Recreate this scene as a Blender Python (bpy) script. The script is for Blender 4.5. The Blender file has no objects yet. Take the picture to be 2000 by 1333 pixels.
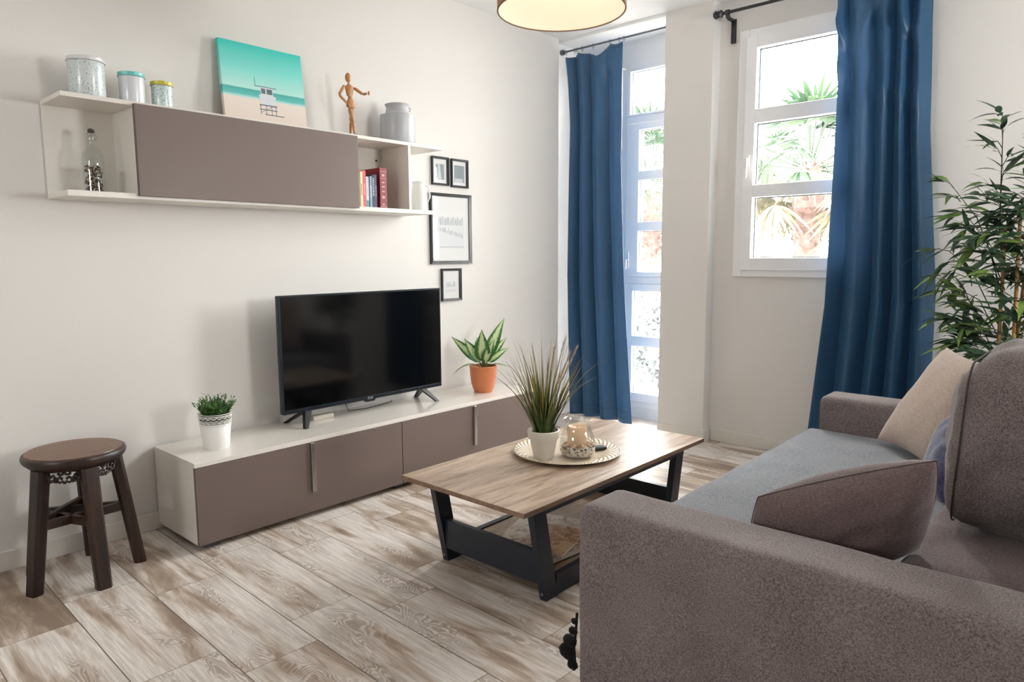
import bpy, bmesh, math, random
from mathutils import Vector, Matrix, noise
R = math.radians
PI = math.pi
random.seed(7)
scene = bpy.context.scene
COL = scene.collection

# ------------------------------------------------------------------ camera
def make_camera():
    cd = bpy.data.cameras.new('camera')
    cd.sensor_width = 36.0
    cd.lens = 1366.08 / 2000 * 36.0
    cd.clip_start = 0.05
    cd.clip_end = 200
    o = bpy.data.objects.new('camera', cd)
    COL.objects.link(o)
    p, y, r = R(6.98), R(41.956), R(-0.297)
    fwd = Vector((-math.sin(y) * math.cos(p), math.cos(y) * math.cos(p), -math.sin(p)))
    right = Vector((math.cos(y), math.sin(y), 0))
    up = right.cross(fwd)
    r2 = right * math.cos(r) + up * math.sin(r)
    u2 = -right * math.sin(r) + up * math.cos(r)
    m = Matrix((r2, u2, -fwd)).transposed().to_4x4()
    m.translation = (3.448, -0.956, 1.30)
    o.matrix_world = m
    scene.camera = o
make_camera()

# ------------------------------------------------------------------ light
SKY = 26.0
w = bpy.data.worlds.new('sky')
scene.world = w
w.use_nodes = True
bg = w.node_tree.nodes['Background']
bg.inputs[0].default_value = (1.0, 0.985, 0.96, 1)
bg.inputs[1].default_value = SKY

def portal(name, loc, rot, sx, sy):
    l = bpy.data.lights.new(name, 'AREA')
    l.shape = 'RECTANGLE'; l.size = sx; l.size_y = sy
    l.cycles.is_portal = True
    o = bpy.data.objects.new(name, l); COL.objects.link(o)
    o.location = loc; o.rotation_euler = rot
    return o
# daylight comes in through the two windows seen and small windows beside and behind the camera, the rear one added for fill
portal('window_daylight', (1.85, 3.70, 1.94), (R(-90), 0, 0), 0.9, 1.6)
portal('bay_daylight', (0.62, 3.90, 1.45), (R(-90), 0, 0), 0.75, 2.9)
portal('rear_fill', (1.9, -3.45, 1.92), (R(90), 0, 0), 1.0, .55)  # portal of the added rear window

portal('side_daylight', (5.10, 2.40, 1.72), (0, R(90), 0), 0.85, 0.8)

scene.view_settings.view_transform = 'Standard'
scene.view_settings.look = 'None'
scene.view_settings.gamma = 1.0
scene.view_settings.use_curve_mapping = False
scene.view_settings.exposure = 0.84
scene.cycles.max_bounces = 12
scene.cycles.diffuse_bounces = 6
scene.cycles.glossy_bounces = 4
scene.cycles.transparent_max_bounces = 12
scene.cycles.sample_clamp_indirect = 6.0
scene.cycles.use_denoising = True

# ------------------------------------------------------------------ materials
def s2l(c):
    return tuple(((x / 255) / 12.92 if x / 255 <= 0.04045 else ((x / 255 + 0.055) / 1.055) ** 2.4) for x in c)

class NT:
    """small helper to write node trees as expressions"""
    def __init__(self, name):
        self.m = bpy.data.materials.new(name); self.m.use_nodes = True
        self.t = self.m.node_tree; self.t.nodes.clear()
        self.out = self.t.nodes.new('ShaderNodeOutputMaterial')
    def n(self, typ, **kw):
        nd = self.t.nodes.new(typ)
        for k, v in kw.items(): setattr(nd, k, v)
        return nd
    def put(self, sock, v):
        if isinstance(v, bpy.types.NodeSocket): self.t.links.new(v, sock)
        elif isinstance(v, (tuple, list)) and len(v) == 3 and sock.type == 'RGBA': sock.default_value = (*v, 1)
        else: sock.default_value = v
    def math(self, op, a, b=0.0, c=None):
        nd = self.n('ShaderNodeMath', operation=op)
        self.put(nd.inputs[0], a); self.put(nd.inputs[1], b)
        if c is not None: self.put(nd.inputs[2], c)
        return nd.outputs[0]
    def mix(self, f, a, b, mode='MIX'):
        nd = self.n('ShaderNodeMix', data_type='RGBA', blend_type=mode)
        self.put(nd.inputs[0], f); self.put(nd.inputs[6], a); self.put(nd.inputs[7], b)
        return nd.outputs[2]
    def ramp(self, f, stops, interp='LINEAR'):
        nd = self.n('ShaderNodeValToRGB'); cr = nd.color_ramp; cr.interpolation = interp
        while len(cr.elements) < len(stops): cr.elements.new(0.5)
        for e, (p, c) in zip(cr.elements, stops):
            e.position = p; e.color = (*c, 1) if len(c) == 3 else c
        self.put(nd.inputs[0], f)
        return nd.outputs[0]
    def coord(self, kind='Object'):
        return self.n('ShaderNodeTexCoord').outputs[kind]
    def sep(self, v):
        nd = self.n('ShaderNodeSeparateXYZ'); self.put(nd.inputs[0], v); return nd.outputs
    def comb(self, x, y, z):
        nd = self.n('ShaderNodeCombineXYZ')
        for i, v in enumerate((x, y, z)): self.put(nd.inputs[i], v)
        return nd.outputs[0]
    def mapping(self, v, scale=(1, 1, 1), rot=(0, 0, 0), loc=(0, 0, 0)):
        nd = self.n('ShaderNodeMapping'); self.put(nd.inputs[0], v)
        nd.inputs['Scale'].default_value = scale; nd.inputs['Rotation'].default_value = rot; nd.inputs['Location'].default_value = loc
        return nd.outputs[0]
    def noise(self, v, scale, detail=4, rough=0.5, dist=0.0):
        nd = self.n('ShaderNodeTexNoise'); self.put(nd.inputs['Vector'], v)
        nd.inputs['Scale'].default_value = scale; nd.inputs['Detail'].default_value = detail
        nd.inputs['Roughness'].default_value = rough; nd.inputs['Distortion'].default_value = dist
        return nd.outputs['Fac']
    def bump(self, h, strength=0.3, dist=0.01):
        nd = self.n('ShaderNodeBump'); self.put(nd.inputs['Height'], h)
        nd.inputs['Strength'].default_value = strength; nd.inputs['Distance'].default_value = dist
        return nd.outputs[0]
    def bsdf(self, color, rough=0.5, normal=None, **kw):
        nd = self.n('ShaderNodeBsdfPrincipled')
        self.put(nd.inputs['Base Color'], color); self.put(nd.inputs['Roughness'], rough)
        if normal is not None: self.put(nd.inputs['Normal'], normal)
        for k, v in kw.items(): self.put(nd.inputs[k.replace('_', ' ')], v)
        return nd.outputs[0]
    def done(self, sh):
        self.t.links.new(sh, self.out.inputs[0]); return self.m

def plain(name, rgb, rough=0.5, var=0.06, nscale=30, bump=0.0, **kw):
    a = NT(name); c = s2l(rgb)
    n = a.noise(a.coord(), nscale, 3)
    col = a.mix(n, tuple(x * (1 - var) for x in c), tuple(min(1, x * (1 + var)) for x in c))
    nr = a.bump(n, bump, 0.002) if bump else None
    return a.done(a.bsdf(col, rough, nr, **kw))

def fabric(name, dark, light, scale=260, rough=0.95, sheen=0.2, bump=0.35, stretch=(1, 1, 1), big=0.1):
    a = NT(name); co = a.coord()
    n1 = a.noise(a.mapping(co, (stretch[0] * 1.0, stretch[1] * 1.0, stretch[2] * 1.0)), scale, 2, 0.7)
    n2 = a.noise(co, 6, 2)
    f = a.math('ADD', a.math('MULTIPLY', a.math('SUBTRACT', n1, 0.5), 2.2), a.math('ADD', 0.5, a.math('MULTIPLY', a.math('SUBTRACT', n2, 0.5), big * 4)))
    col = a.ramp(f, [(0.0, s2l(dark)), (1.0, s2l(light))])
    return a.done(a.bsdf(col, rough, a.bump(n1, bump, 0.0015), Sheen_Weight=sheen, Sheen_Roughness=0.4))

def wall_mat(name, rgb):
    a = NT(name); co = a.coord()
    n1 = a.noise(a.mapping(co, (1, 1, 6)), 60, 3, 0.6)
    n2 = a.noise(a.mapping(co, (5, 5, 1)), 70, 3, 0.6)
    n = a.math('MULTIPLY', a.math('ADD', n1, n2), 0.5)
    big = a.noise(co, 1.2, 2)
    c = s2l(rgb)
    col = a.mix(n, tuple(x * .955 for x in c), tuple(min(1, x * 1.03) for x in c))
    col = a.mix(a.math('MULTIPLY', big, 0.05), col, tuple(x * .9 for x in c))
    return a.done(a.bsdf(col, 0.85, a.bump(n, 0.14, 0.003)))

def floor_mat():
    a = NT('wood_look_planks')
    co = a.mapping(a.coord(), rot=(0, 0, R(1.4)))
    x, y, _ = a.sep(co)
    PW, PL = 0.2605, 0.745
    ry = a.math('DIVIDE', a.math('SUBTRACT', y, 0.042), PW)
    row = a.math('FLOOR', ry)
    fy = a.math('SUBTRACT', ry, row)
    par = a.math('PINGPONG', row, 1.0)
    # even rows joint at .70, odd rows at .52
    off = a.math('SUBTRACT', 0.70, a.math('MULTIPLY', par, 0.185))
    rx = a.math('DIVIDE', a.math('SUBTRACT', x, off), PL)
    ix = a.math('FLOOR', rx)
    fx = a.math('SUBTRACT', rx, ix)
    wn = a.n('ShaderNodeTexWhiteNoise', noise_dimensions='2D')
    a.put(wn.inputs['Vector'], a.comb(row, ix, 0.0))
    rnd = wn.outputs['Value']
    rs = a.sep(wn.outputs['Color'])
    shift = a.math('MULTIPLY', rnd, 37.0)
    # two narrower staves printed on each tile
    u = a.math('ADD', x, a.math('MULTIPLY', rs[0], 13.0))
    v = a.math('ADD', y, a.math('MULTIPLY', rs[1], 9.0))
    gr = a.comb(a.math('MULTIPLY', u, 1.0), a.math('MULTIPLY', v, 6.0), shift)
    n_big = a.noise(gr, 1.9, 5, 0.55, 0.6)
    gr2 = a.comb(a.math('MULTIPLY', u, 3.0), a.math('MULTIPLY', v, 60.0), shift)
    n_fine = a.noise(gr2, 2.0, 5, 0.65, 0.3)
    # cathedral grain: contour lines of a stretched noise field
    gr3 = a.comb(a.math('MULTIPLY', u, 1.6), a.math('MULTIPLY', v, 5.0), shift)
    field = a.noise(gr3, 1.3, 3, 0.5, 0.5)
    rings = a.math('FRACT', a.math('MULTIPLY', field, 38.0))
    rings = a.math('ABSOLUTE', a.math('SUBTRACT', a.math('MULTIPLY', rings, 2.0), 1.0))
    mask = a.ramp(a.noise(a.comb(a.math('MULTIPLY', u, 1.3), a.math('MULTIPLY', v, 4.0), a.math('ADD', shift, 5.0)), 1.7, 2), [(0.50, (0, 0, 0)), (0.62, (1, 1, 1))])
    light = s2l((230, 223, 217)); mid = s2l((212, 202, 193)); dark = s2l((136, 119, 106)); tan = s2l((182, 164, 148))
    f = a.math('ADD', a.math('MULTIPLY', n_big, 1.0), a.math('MULTIPLY', a.math('SUBTRACT', rs[2], 0.5), 0.16))
    col = a.ramp(f, [(0.31, dark), (0.42, tan), (0.48, mid), (0.56, light)])
    col = a.mix(a.math('MULTIPLY', a.ramp(n_fine, [(0.42, (1, 1, 1)), (0.60, (0, 0, 0))]), 0.34), col, s2l((128, 110, 96)))
    ringf = a.math('MULTIPLY', a.math('MULTIPLY', a.ramp(rings, [(0.35, (1, 1, 1)), (0.75, (0, 0, 0))]), mask), 0.6)
    col = a.mix(ringf, col, s2l((134, 114, 98)))
    # knots
    vo = a.n('ShaderNodeTexVoronoi', feature='F1')
    a.put(vo.inputs['Vector'], a.comb(a.math('MULTIPLY', u, 1.0), a.math('MULTIPLY', v, 1.9), shift)); vo.inputs['Scale'].default_value = 2.6
    kn = a.ramp(vo.outputs['Distance'], [(0.02, (1, 1, 1)), (0.085, (0, 0, 0))])
    col = a.mix(a.math('MULTIPLY', kn, 0.55), col, s2l((110, 90, 75)))
    # grout seams
    ey = a.math('MULTIPLY', a.math('MINIMUM', fy, a.math('SUBTRACT', 1.0, fy)), PW)
    ex = a.math('MULTIPLY', a.math('MINIMUM', fx, a.math('SUBTRACT', 1.0, fx)), PL)
    seam = a.math('LESS_THAN', a.math('MINIMUM', a.math('MULTIPLY', ey, 1.0), a.math('MULTIPLY', ex, 1.5)), 0.0017)
    col = a.mix(seam, col, s2l((92, 80, 71)))
    h = a.math('SUBTRACT', a.math('MULTIPLY', n_fine, 0.25), seam)
    return a.done(a.bsdf(col, a.math('ADD', 0.36, a.math('MULTIPLY', n_fine, 0.15)), a.bump(h, 0.25, 0.002), Specular_IOR_Level=0.4))

def oak_mat(name, stops, axis='y', rough=0.42, scale=1.0):
    a = NT(name); x, y, z = a.sep(a.coord())
    if axis == 'y': g = a.comb(a.math('MULTIPLY', x, 14.0), a.math('MULTIPLY', y, 1.6), a.math('MULTIPLY', z, 14.0))
    elif axis == 'x': g = a.comb(a.math('MULTIPLY', x, 1.6), a.math('MULTIPLY', y, 14.0), a.math('MULTIPLY', z, 14.0))
    else: g = a.comb(a.math('MULTIPLY', x, 14.0), a.math('MULTIPLY', y, 14.0), a.math('MULTIPLY', z, 1.6))
    n1 = a.noise(g, 1.3 * scale, 6, 0.6, 0.8); n2 = a.noise(g, 9 * scale, 4, 0.6)
    f = a.math('ADD', a.math('MULTIPLY', n1, 0.72), a.math('MULTIPLY', n2, 0.28))
    col = a.ramp(f, [(p, s2l(c)) for p, c in stops])
    return a.done(a.bsdf(col, rough, a.bump(n2, 0.12, 0.001)))

def glass_mat(name='clear_glass', tint=(0.97, 0.985, 0.98), refl=0.09, edge=0.5):
    a = NT(name)
    tr = a.n('ShaderNodeBsdfTransparent'); a.put(tr.inputs[0], tint)
    gl = a.n('ShaderNodeBsdfGlossy'); gl.inputs['Roughness'].default_value = 0.03
    lw = a.n('ShaderNodeLayerWeight'); lw.inputs[0].default_value = 0.25
    f = a.math('ADD', refl * 0.5, a.math('MULTIPLY', lw.outputs['Facing'], edge * refl * 3))
    mx = a.n('ShaderNodeMixShader'); a.put(mx.inputs[0], f)
    a.t.links.new(tr.outputs[0], mx.inputs[1]); a.t.links.new(gl.outputs[0], mx.inputs[2])
    return a.done(mx.outputs[0])

def curtain_mat():
    a = NT('blue_satin_curtain'); co = a.coord()
    n = a.noise(a.mapping(co, (1, 1, 1)), 900, 2)
    b = a.noise(a.mapping(co, (1.5, 1.5, .6)), 5, 3)
    col = a.mix(n, s2l((38, 76, 110)), s2l((52, 94, 132)))
    p = a.bsdf(col, 0.42, a.bump(b, 0.25, 0.02), Sheen_Weight=0.35, Sheen_Roughness=0.3, Sheen_Tint=s2l((150, 190, 230)), Specular_IOR_Level=0.45)
    tl = a.n('ShaderNodeBsdfTranslucent'); a.put(tl.inputs[0], s2l((128, 154, 182)))
    mx = a.n('ShaderNodeMixShader'); mx.inputs[0].default_value = 0.20
    a.t.links.new(p, mx.inputs[1]); a.t.links.new(tl.outputs[0], mx.inputs[2])
    return a.done(mx.outputs[0])

def translucent_mat(name, c1, c2, f=0.45, rough=0.9):
    a = NT(name); n = a.noise(a.coord(), 220, 2)
    col = a.mix(n, s2l(c1), s2l(c2))
    p = a.bsdf(col, rough)
    tl = a.n('ShaderNodeBsdfTranslucent'); a.put(tl.inputs[0], col)
    mx = a.n('ShaderNodeMixShader'); mx.inputs[0].default_value = f
    a.t.links.new(p, mx.inputs[1]); a.t.links.new(tl.outputs[0], mx.inputs[2])
    return a.done(mx.outputs[0])

def leaf_mat(name, c1, c2, scale=9, rough=0.4, trans=0.15):
    a = NT(name); n = a.noise(a.coord(), scale, 2)
    col = a.ramp(n, [(0.35, s2l(c1)), (0.68, s2l(c2))])
    p = a.bsdf(col, rough)
    tl = a.n('ShaderNodeBsdfTranslucent'); a.put(tl.inputs[0], col)
    mx = a.n('ShaderNodeMixShader'); mx.inputs[0].default_value = trans
    a.t.links.new(p, mx.inputs[1]); a.t.links.new(tl.outputs[0], mx.inputs[2])
    return a.done(mx.outputs[0])

def uv_leaf_mat(name, edge, centre, spread=0.36, tip=None):
    """colour follows the leaf's own width (u) and length (v)"""
    a = NT(name); u, v, _ = a.sep(a.coord('UV'))
    d = a.math('ABSOLUTE', a.math('SUBTRACT', u, 0.5))
    d = a.math('ADD', d, a.math('MULTIPLY', a.math('SUBTRACT', a.noise(a.coord(), 60, 2), 0.5), 0.22))
    col = a.ramp(d, [(spread * .55, s2l(centre)), (spread, s2l(edge))])
    if tip: col = a.mix(a.ramp(v, [(0.35, (0, 0, 0)), (0.95, (1, 1, 1))]), col, s2l(tip))
    return a.done(a.bsdf(col, 0.35))

M = {}
M['wall'] = wall_mat('linen_wallpaper', (222, 219, 216))
M['ceiling'] = plain('ceiling_paint', (238, 238, 238), 0.9, 0.02, 8)
M['floor'] = floor_mat()
M['baseboard'] = plain('white_baseboard', (222, 218, 212), 0.45, 0.03)
M['upvc'] = plain('white_window_plastic', (236, 236, 238), 0.35, 0.01)
M['glass'] = glass_mat('window_glass', (0.98, 0.99, 0.985), 0.05)
M['gasket'] = plain('dark_gasket', (50, 60, 66), 0.6)
M['curtain'] = curtain_mat()
M['gloss_white'] = plain('glossy_white_lacquer', (226, 221, 214), 0.12, 0.015, 10, Coat_Weight=0.4)
M['matte_white'] = plain('white_laminate', (222, 217, 210), 0.35, 0.02, 10)
M['taupe_lacquer'] = plain('matt_taupe_lacquer', (110, 96, 91), 0.42, 0.03, 300, Specular_IOR_Level=0.35)
M['steel'] = plain('brushed_steel', (176, 172, 168), 0.3, 0.05, 120, Metallic=1.0)
M['dark_edge'] = plain('dark_edge_strip', (60, 50, 48), 0.5)
M['grey_foot'] = plain('grey_plastic_foot', (92, 96, 106), 0.5)
M['black_metal'] = plain('black_metal', (26, 28, 32), 0.4, 0.1, 60)
M['tablestand'] = plain('black_painted_wood', (27, 34, 46), 0.38, 0.12, 30, bump=0.05)
M['oak'] = oak_mat('grey_oak_top', [(0.32, (116, 93, 76)), (0.46, (156, 134, 116)), (0.58, (186, 165, 146)), (0.72, (204, 186, 168))], 'y', 0.34)
M['oak_edge'] = oak_mat('oak_edge_band', [(0.32, (104, 80, 64)), (0.6, (136, 110, 90)), (0.8, (152, 126, 104))], 'y', 0.45, 1.5)
M['stoolwood'] = oak_mat('dark_stained_wood', [(0.3, (16, 9, 7)), (0.5, (36, 20, 14)), (0.7, (66, 38, 25))], 'z', 0.38)
M['stooltop'] = oak_mat('worn_brown_seat', [(0.3, (66, 38, 24)), (0.5, (104, 66, 42)), (0.72, (136, 92, 62))], 'y', 0.3)
M['sofa'] = fabric('taupe_melange_fabric', (74, 65, 66), (152, 140, 139), 240, sheen=.12)
M['seat'] = fabric('blue_grey_melange_fabric', (86, 89, 97), (154, 156, 163), 220, sheen=.15)
M['beige'] = fabric('beige_woven_fabric', (150, 132, 122), (208, 192, 180), 300)
M['brown_cushion'] = fabric('brown_velvet_fabric', (76, 62, 62), (126, 108, 108), 160, sheen=0.25, bump=0.2, stretch=(1, 1, 3))
M['navy'] = fabric('navy_velvet_fabric', (34, 36, 66), (72, 76, 116), 60, sheen=0.6, bump=0.15, big=0.2)
M['piping'] = fabric('dark_seam_fabric', (62, 50, 50), (92, 80, 80), 300)
M['screen'] = plain('glossy_black_screen', (5, 6, 8), 0.09, 0.02, 3, Specular_IOR_Level=0.5)
M['bezel'] = plain('dark_grey_bezel', (36, 42, 50), 0.25, 0.05, Metallic=0.4)
M['black'] = plain('black_plastic', (18, 19, 22), 0.4)
M['white'] = plain('white_ceramic', (232, 230, 228), 0.3, 0.02)
M['cream'] = plain('cream_stoneware', (208, 200, 188), 0.7, 0.05, 60)
M['terracotta'] = plain('orange_terracotta', (192, 116, 76), 0.45, 0.06, 40)
M['soil'] = plain('dark_soil', (58, 42, 32), 0.95, 0.4, 120, bump=0.6)
M['book_page'] = plain('paper_pages', (222, 212, 196), 0.8, 0.06, 300)
M['shade'] = translucent_mat('linen_lampshade', (150, 122, 98), (172, 142, 116), 0.35)
M['shade_in'] = translucent_mat('cream_shade_lining', (236, 226, 212), (242, 232, 220), 0.3)
M['outside_ground'] = plain('pale_sandy_ground', (196, 192, 186), 0.9, 0.15, 2)
M['palm'] = leaf_mat('palm_leaf', (20, 40, 28), (44, 62, 38), 2, 0.5, 0.3)
M['palm_dry'] = leaf_mat('dry_palm_leaf', (58, 54, 40), (76, 72, 52), 3, 0.8, 0.2)
M['hedge'] = leaf_mat('grey_green_hedge', (52, 58, 58), (78, 82, 80), 5, 0.6, 0.1)

# ------------------------------------------------------------------ mesh helpers
class MB:
    def __init__(self):
        self.v = []; self.f = []; self.uv = []; self.mi = []
    def add(self, vs, fs, uvs=None, mi=0):
        b = len(self.v)
        self.v += [Vector(p) for p in vs]
        for k, f in enumerate(fs):
            self.f.append([b + i for i in f]); self.mi.append(mi)
            self.uv.append([uvs[i] for i in f] if uvs else None)
        return self
    def box(self, lo, hi, mi=0):
        x0, y0, z0 = lo; x1, y1, z1 = hi
        vs = [(x, y, z) for z in (z0, z1) for y in (y0, y1) for x in (x0, x1)]
        return self.add(vs, [(0, 2, 3, 1), (4, 5, 7, 6), (0, 1, 5, 4), (2, 6, 7, 3), (0, 4, 6, 2), (1, 3, 7, 5)], mi=mi)
    def prism(self, bottom, top, mi=0):
        n = len(bottom)
        fs = [list(range(n))[::-1], list(range(n, 2 * n))] + [(i, (i + 1) % n, n + (i + 1) % n, n + i) for i in range(n)]
        return self.add(list(bottom) + list(top), fs, mi=mi)
    def tube(self, pts, r, n=8, cap=True, mi=0):
        pts = [Vector(p) for p in pts]; rr = r if isinstance(r, (list, tuple)) else [r] * len(pts)
        rings = []
        t0 = (pts[1] - pts[0]).normalized()
        a = t0.orthogonal().normalized()
        for i, p in enumerate(pts):
            t = (pts[min(i + 1, len(pts) - 1)] - pts[max(i - 1, 0)])
            t = t.normalized() if t.length > 1e-9 else t0
            a = (a - t * a.dot(t)); a = a.normalized() if a.length > 1e-6 else t.orthogonal().normalized()
            b = t.cross(a)
            rings.append([p + (a * math.cos(2 * PI * k / n) + b * math.sin(2 * PI * k / n)) * rr[i] for k in range(n)])
        vs = [q for rg in rings for q in rg]; fs = []
        for i in range(len(pts) - 1):
            for k in range(n):
                fs.append((i * n + k, i * n + (k + 1) % n, (i + 1) * n + (k + 1) % n, (i + 1) * n + k))
        if cap:
            fs.append(tuple(range(n))[::-1]); fs.append(tuple((len(pts) - 1) * n + k for k in range(n)))
        return self.add(vs, fs, mi=mi)
    def lathe(self, c, prof, n=48, close_bottom=True, close_top=False, mi=0):
        vs = []; fs = []
        for r, z in prof:
            for k in range(n):
                t = 2 * PI * k / n
                vs.append((c[0] + r * math.cos(t), c[1] + r * math.sin(t), c[2] + z))
        for i in range(len(prof) - 1):
            for k in range(n):
                fs.append((i * n + k, i * n + (k + 1) % n, (i + 1) * n + (k + 1) % n, (i + 1) * n + k))
        if close_bottom: fs.append(tuple(range(n))[::-1])
        if close_top: fs.append(tuple((len(prof) - 1) * n + k for k in range(n)))
        return self.add(vs, fs, mi=mi)
    def ellipsoid(self, c, r, rot=None, nu=14, nv=8, jitter=0, mi=0):
        vs = []; fs = []; rot = rot or Matrix.Identity(3)
        for j in range(nv + 1):
            ph = PI * j / nv
            for i in range(nu):
                th = 2 * PI * i / nu
                d = Vector((math.sin(ph) * math.cos(th), math.sin(ph) * math.sin(th), math.cos(ph)))
                k = 1 + (noise.noise(d * 2 + Vector(c) * 30) * jitter if jitter else 0)
                p = Vector((d.x * r[0], d.y * r[1], d.z * r[2])) * k
                vs.append(Vector(c) + rot @ p)
        for j in range(nv):
            for i in range(nu):
                fs.append((j * nu + i, (j + 1) * nu + i, (j + 1) * nu + (i + 1) % nu, j * nu + (i + 1) % nu))
        return self.add(vs, fs, mi=mi)
    def leaf(self, base, d, up, L, W, bend=0.3, n=5, mi=0, shape=1.0, cup=0.0, solid=False):
        base = Vector(base); d = Vector(d).normalized(); up = Vector(up)
        s = d.cross(up); s = s.normalized() if s.length > 1e-6 else d.orthogonal().normalized()
        up = s.cross(d).normalized()
        vs = []; uv = []; fs = []
        for i in range(n + 1):
            t = i / n
            wd = W * 0.5 * (math.sin(PI * min(1, t ** (0.75 * shape))) if 0 < t < 1 else 0.02)
            wd = max(wd, W * 0.02)
            ang = bend * t
            p = base + d * (L * t * math.cos(ang * .6)) - up * (L * t * math.sin(ang * .8))
            vs += [p - s * wd + up * cup * wd, p - up * cup * wd * .3, p + s * wd + up * cup * wd]
            uv += [(0, t), (0.5, t), (1, t)]
        for i in range(n):
            a = i * 3
            fs += [(a, a + 1, a + 4, a + 3), (a + 1, a + 2, a + 5, a + 4)]
        return self.add(vs, fs, uv, mi=mi)
    def build(self, name, mats, parent=None, smooth=False, bevel=0, seg=3, base=None, solid=0, angle=40):
        mats = mats if isinstance(mats, (list, tuple)) else [mats]
        if parent is not None:
            rt = parent
            while rt.parent: rt = rt.parent
            org = Vector(rt.location)
        else:
            if base is None:
                xs = [p.x for p in self.v]; ys = [p.y for p in self.v]; zs = [p.z for p in self.v]
                base = ((min(xs) + max(xs)) / 2, (min(ys) + max(ys)) / 2, min(zs))
            org = Vector(base)
        me = bpy.data.meshes.new(name)
        me.from_pydata([tuple(p - org) for p in self.v], [], self.f)
        for m_ in mats: me.materials.append(m_)
        me.polygons.foreach_set('material_index', self.mi)
        if any(u for u in self.uv):
            lay = me.uv_layers.new(name='UVMap')
            k = 0
            for u, f in zip(self.uv, self.f):
                for i in range(len(f)):
                    lay.data[k].uv = u[i] if u else (0, 0); k += 1
        me.update()
        bm = bmesh.new(); bm.from_mesh(me)
        if not any(u for u in self.uv): bmesh.ops.recalc_face_normals(bm, faces=bm.faces)
        bm.to_mesh(me); bm.free()
        o = bpy.data.objects.new(name, me); COL.objects.link(o)
        if parent is not None: o.parent = parent
        else: o.location = org
        if smooth:
            me.polygons.foreach_set('use_smooth', [True] * len(me.polygons))
            if smooth == 'auto':
                me.set_sharp_from_angle(angle=R(angle))
        if bevel:
            b = o.modifiers.new('bevel', 'BEVEL'); b.width = bevel; b.segments = seg; b.limit_method = 'ANGLE'; b.angle_limit = R(30)
            me.polygons.foreach_set('use_smooth', [True] * len(me.polygons))
            wn = o.modifiers.new('wn', 'WEIGHTED_NORMAL'); wn.keep_sharp = False
        if solid:
            s = o.modifiers.new('thickness', 'SOLIDIFY'); s.thickness = solid; s.offset = 0
        return o

def tag(o, label=None, cat=None, group=None, kind=None):
    if label: o['label'] = label
    if cat: o['category'] = cat
    if group: o['group'] = group
    if kind: o['kind'] = kind
    return o
def thing(name, label, cat, loc, group=None):
    o = bpy.data.objects.new(name, None); COL.objects.link(o)
    o.location = loc; o.empty_display_size = 0.1
    return tag(o, label, cat, group)
def struct(o, label=None, cat=None):
    return tag(o, label, cat, kind='structure')
def bx(name, lo, hi, m, parent=None, bevel=0, seg=2, smooth=False):
    return MB().box(lo, hi).build(name, m, parent, bevel=bevel, seg=seg)

H = 2.936
# ------------------------------------------------------------------ room shell
struct(bx('floor', (-0.25, -3.6, -0.12), (5.2, 3.95, 0.0), M['floor']), 'whitewashed wood-look plank tiles across the floor', 'floor').location
for o in list(COL.objects):
    if o.name == 'floor':      # object coordinates of the floor are the room's own x and y
        off = o.location.copy(); o.data.transform(Matrix.Translation(off)); o.location = (0, 0, 0)
mb = MB().box((-0.25, -3.6, H), (5.2, 3.466, H + 0.12)).box((0.9, 3.466, H), (5.2, 3.75, H + .12))
struct(mb.build('ceiling', M['ceiling']), 'white painted ceiling', 'ceiling')
struct(bx('wall_left', (-0.2, -3.6, 0), (0.0, 3.43, H), M['wall']), 'cream wallpapered wall behind the television', 'wall')
# bay: reveal, lintel, back wall around the tall window
mb = MB().box((-0.2, 3.43, 0), (-0.03, 3.95, H))
struct(mb.build('wall_bay', M['ceiling']), 'white side of the tall window bay', 'wall')
struct(bx('ceiling_bay', (-0.2, 3.466, 2.915), (0.9, 4.0, H + .12), M['ceiling']), 'white ceiling of the tall window bay', 'ceiling')
mb = MB().box((-0.03, 3.80, 2.75), (0.94, 3.95, 2.915)).box((-0.03, 3.80, 0), (0.33, 3.95, 2.75)).box((0.33, 3.80, 0.0), (0.94, 3.95, 0.09))
struct(mb.build('wall_bay_end', M['ceiling']), 'white wall strips around the tall bay window', 'wall')
# pillar
struct(bx('wall_pillar', (0.898, 3.466, 0), (1.251, 3.95, H), M['wall']), 'cream pillar between the two windows', 'pillar')
# window wall with opening x 1.41-2.29, z 1.165-2.71
X0, X1, Z0, Z1 = 1.415, 2.275, 1.17, 2.705
mb = MB().box((1.251, 3.566, 0), (X0, 3.8, H)).box((X1, 3.566, 0), (5.2, 3.8, H)).box((X0, 3.566, 0), (X1, 3.8, Z0)).box((X0, 3.566, Z1), (X1, 3.8, H))
struct(mb.build('wall_window', M['wall']), 'cream wallpapered wall around the three-pane window', 'wall')
mb = MB().box((5.0, -3.6, 0), (5.2, 2.0, H)).box((5.0, 2.8, 0), (5.2, 3.8, H)).box((5.0, 2.0, 0), (5.2, 2.8, 1.3)).box((5.0, 2.0, 2.15), (5.2, 2.8, H))
struct(mb.build('wall_right', M['wall']), 'cream wall on the far right side', 'wall')
mb = MB()
for y in (2.025, 2.775): mb.box((5.06, y - .025, 1.3), (5.12, y + .025, 2.15))
for z in (1.325, 2.125): mb.box((5.06, 2.0, z - .025), (5.12, 2.8, z + .025))
wf = struct(mb.build('window_4', M['upvc']), 'narrow white window in the right wall outside the picture', 'window')
bx('glass_pane', (5.088, 2.05, 1.35), (5.092, 2.75, 2.10), M['glass'], wf)
mb = MB().box((-0.2, -3.6, 0), (1.4, -3.4, H)).box((2.4, -3.6, 0), (5.2, -3.4, H)).box((1.4, -3.6, 2.2), (2.4, -3.4, H)).box((1.4, -3.6, 0), (2.4, -3.4, 1.65))
struct(mb.build('wall_back', M['wall']), 'cream wall behind the camera with an added fill window', 'wall')
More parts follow.
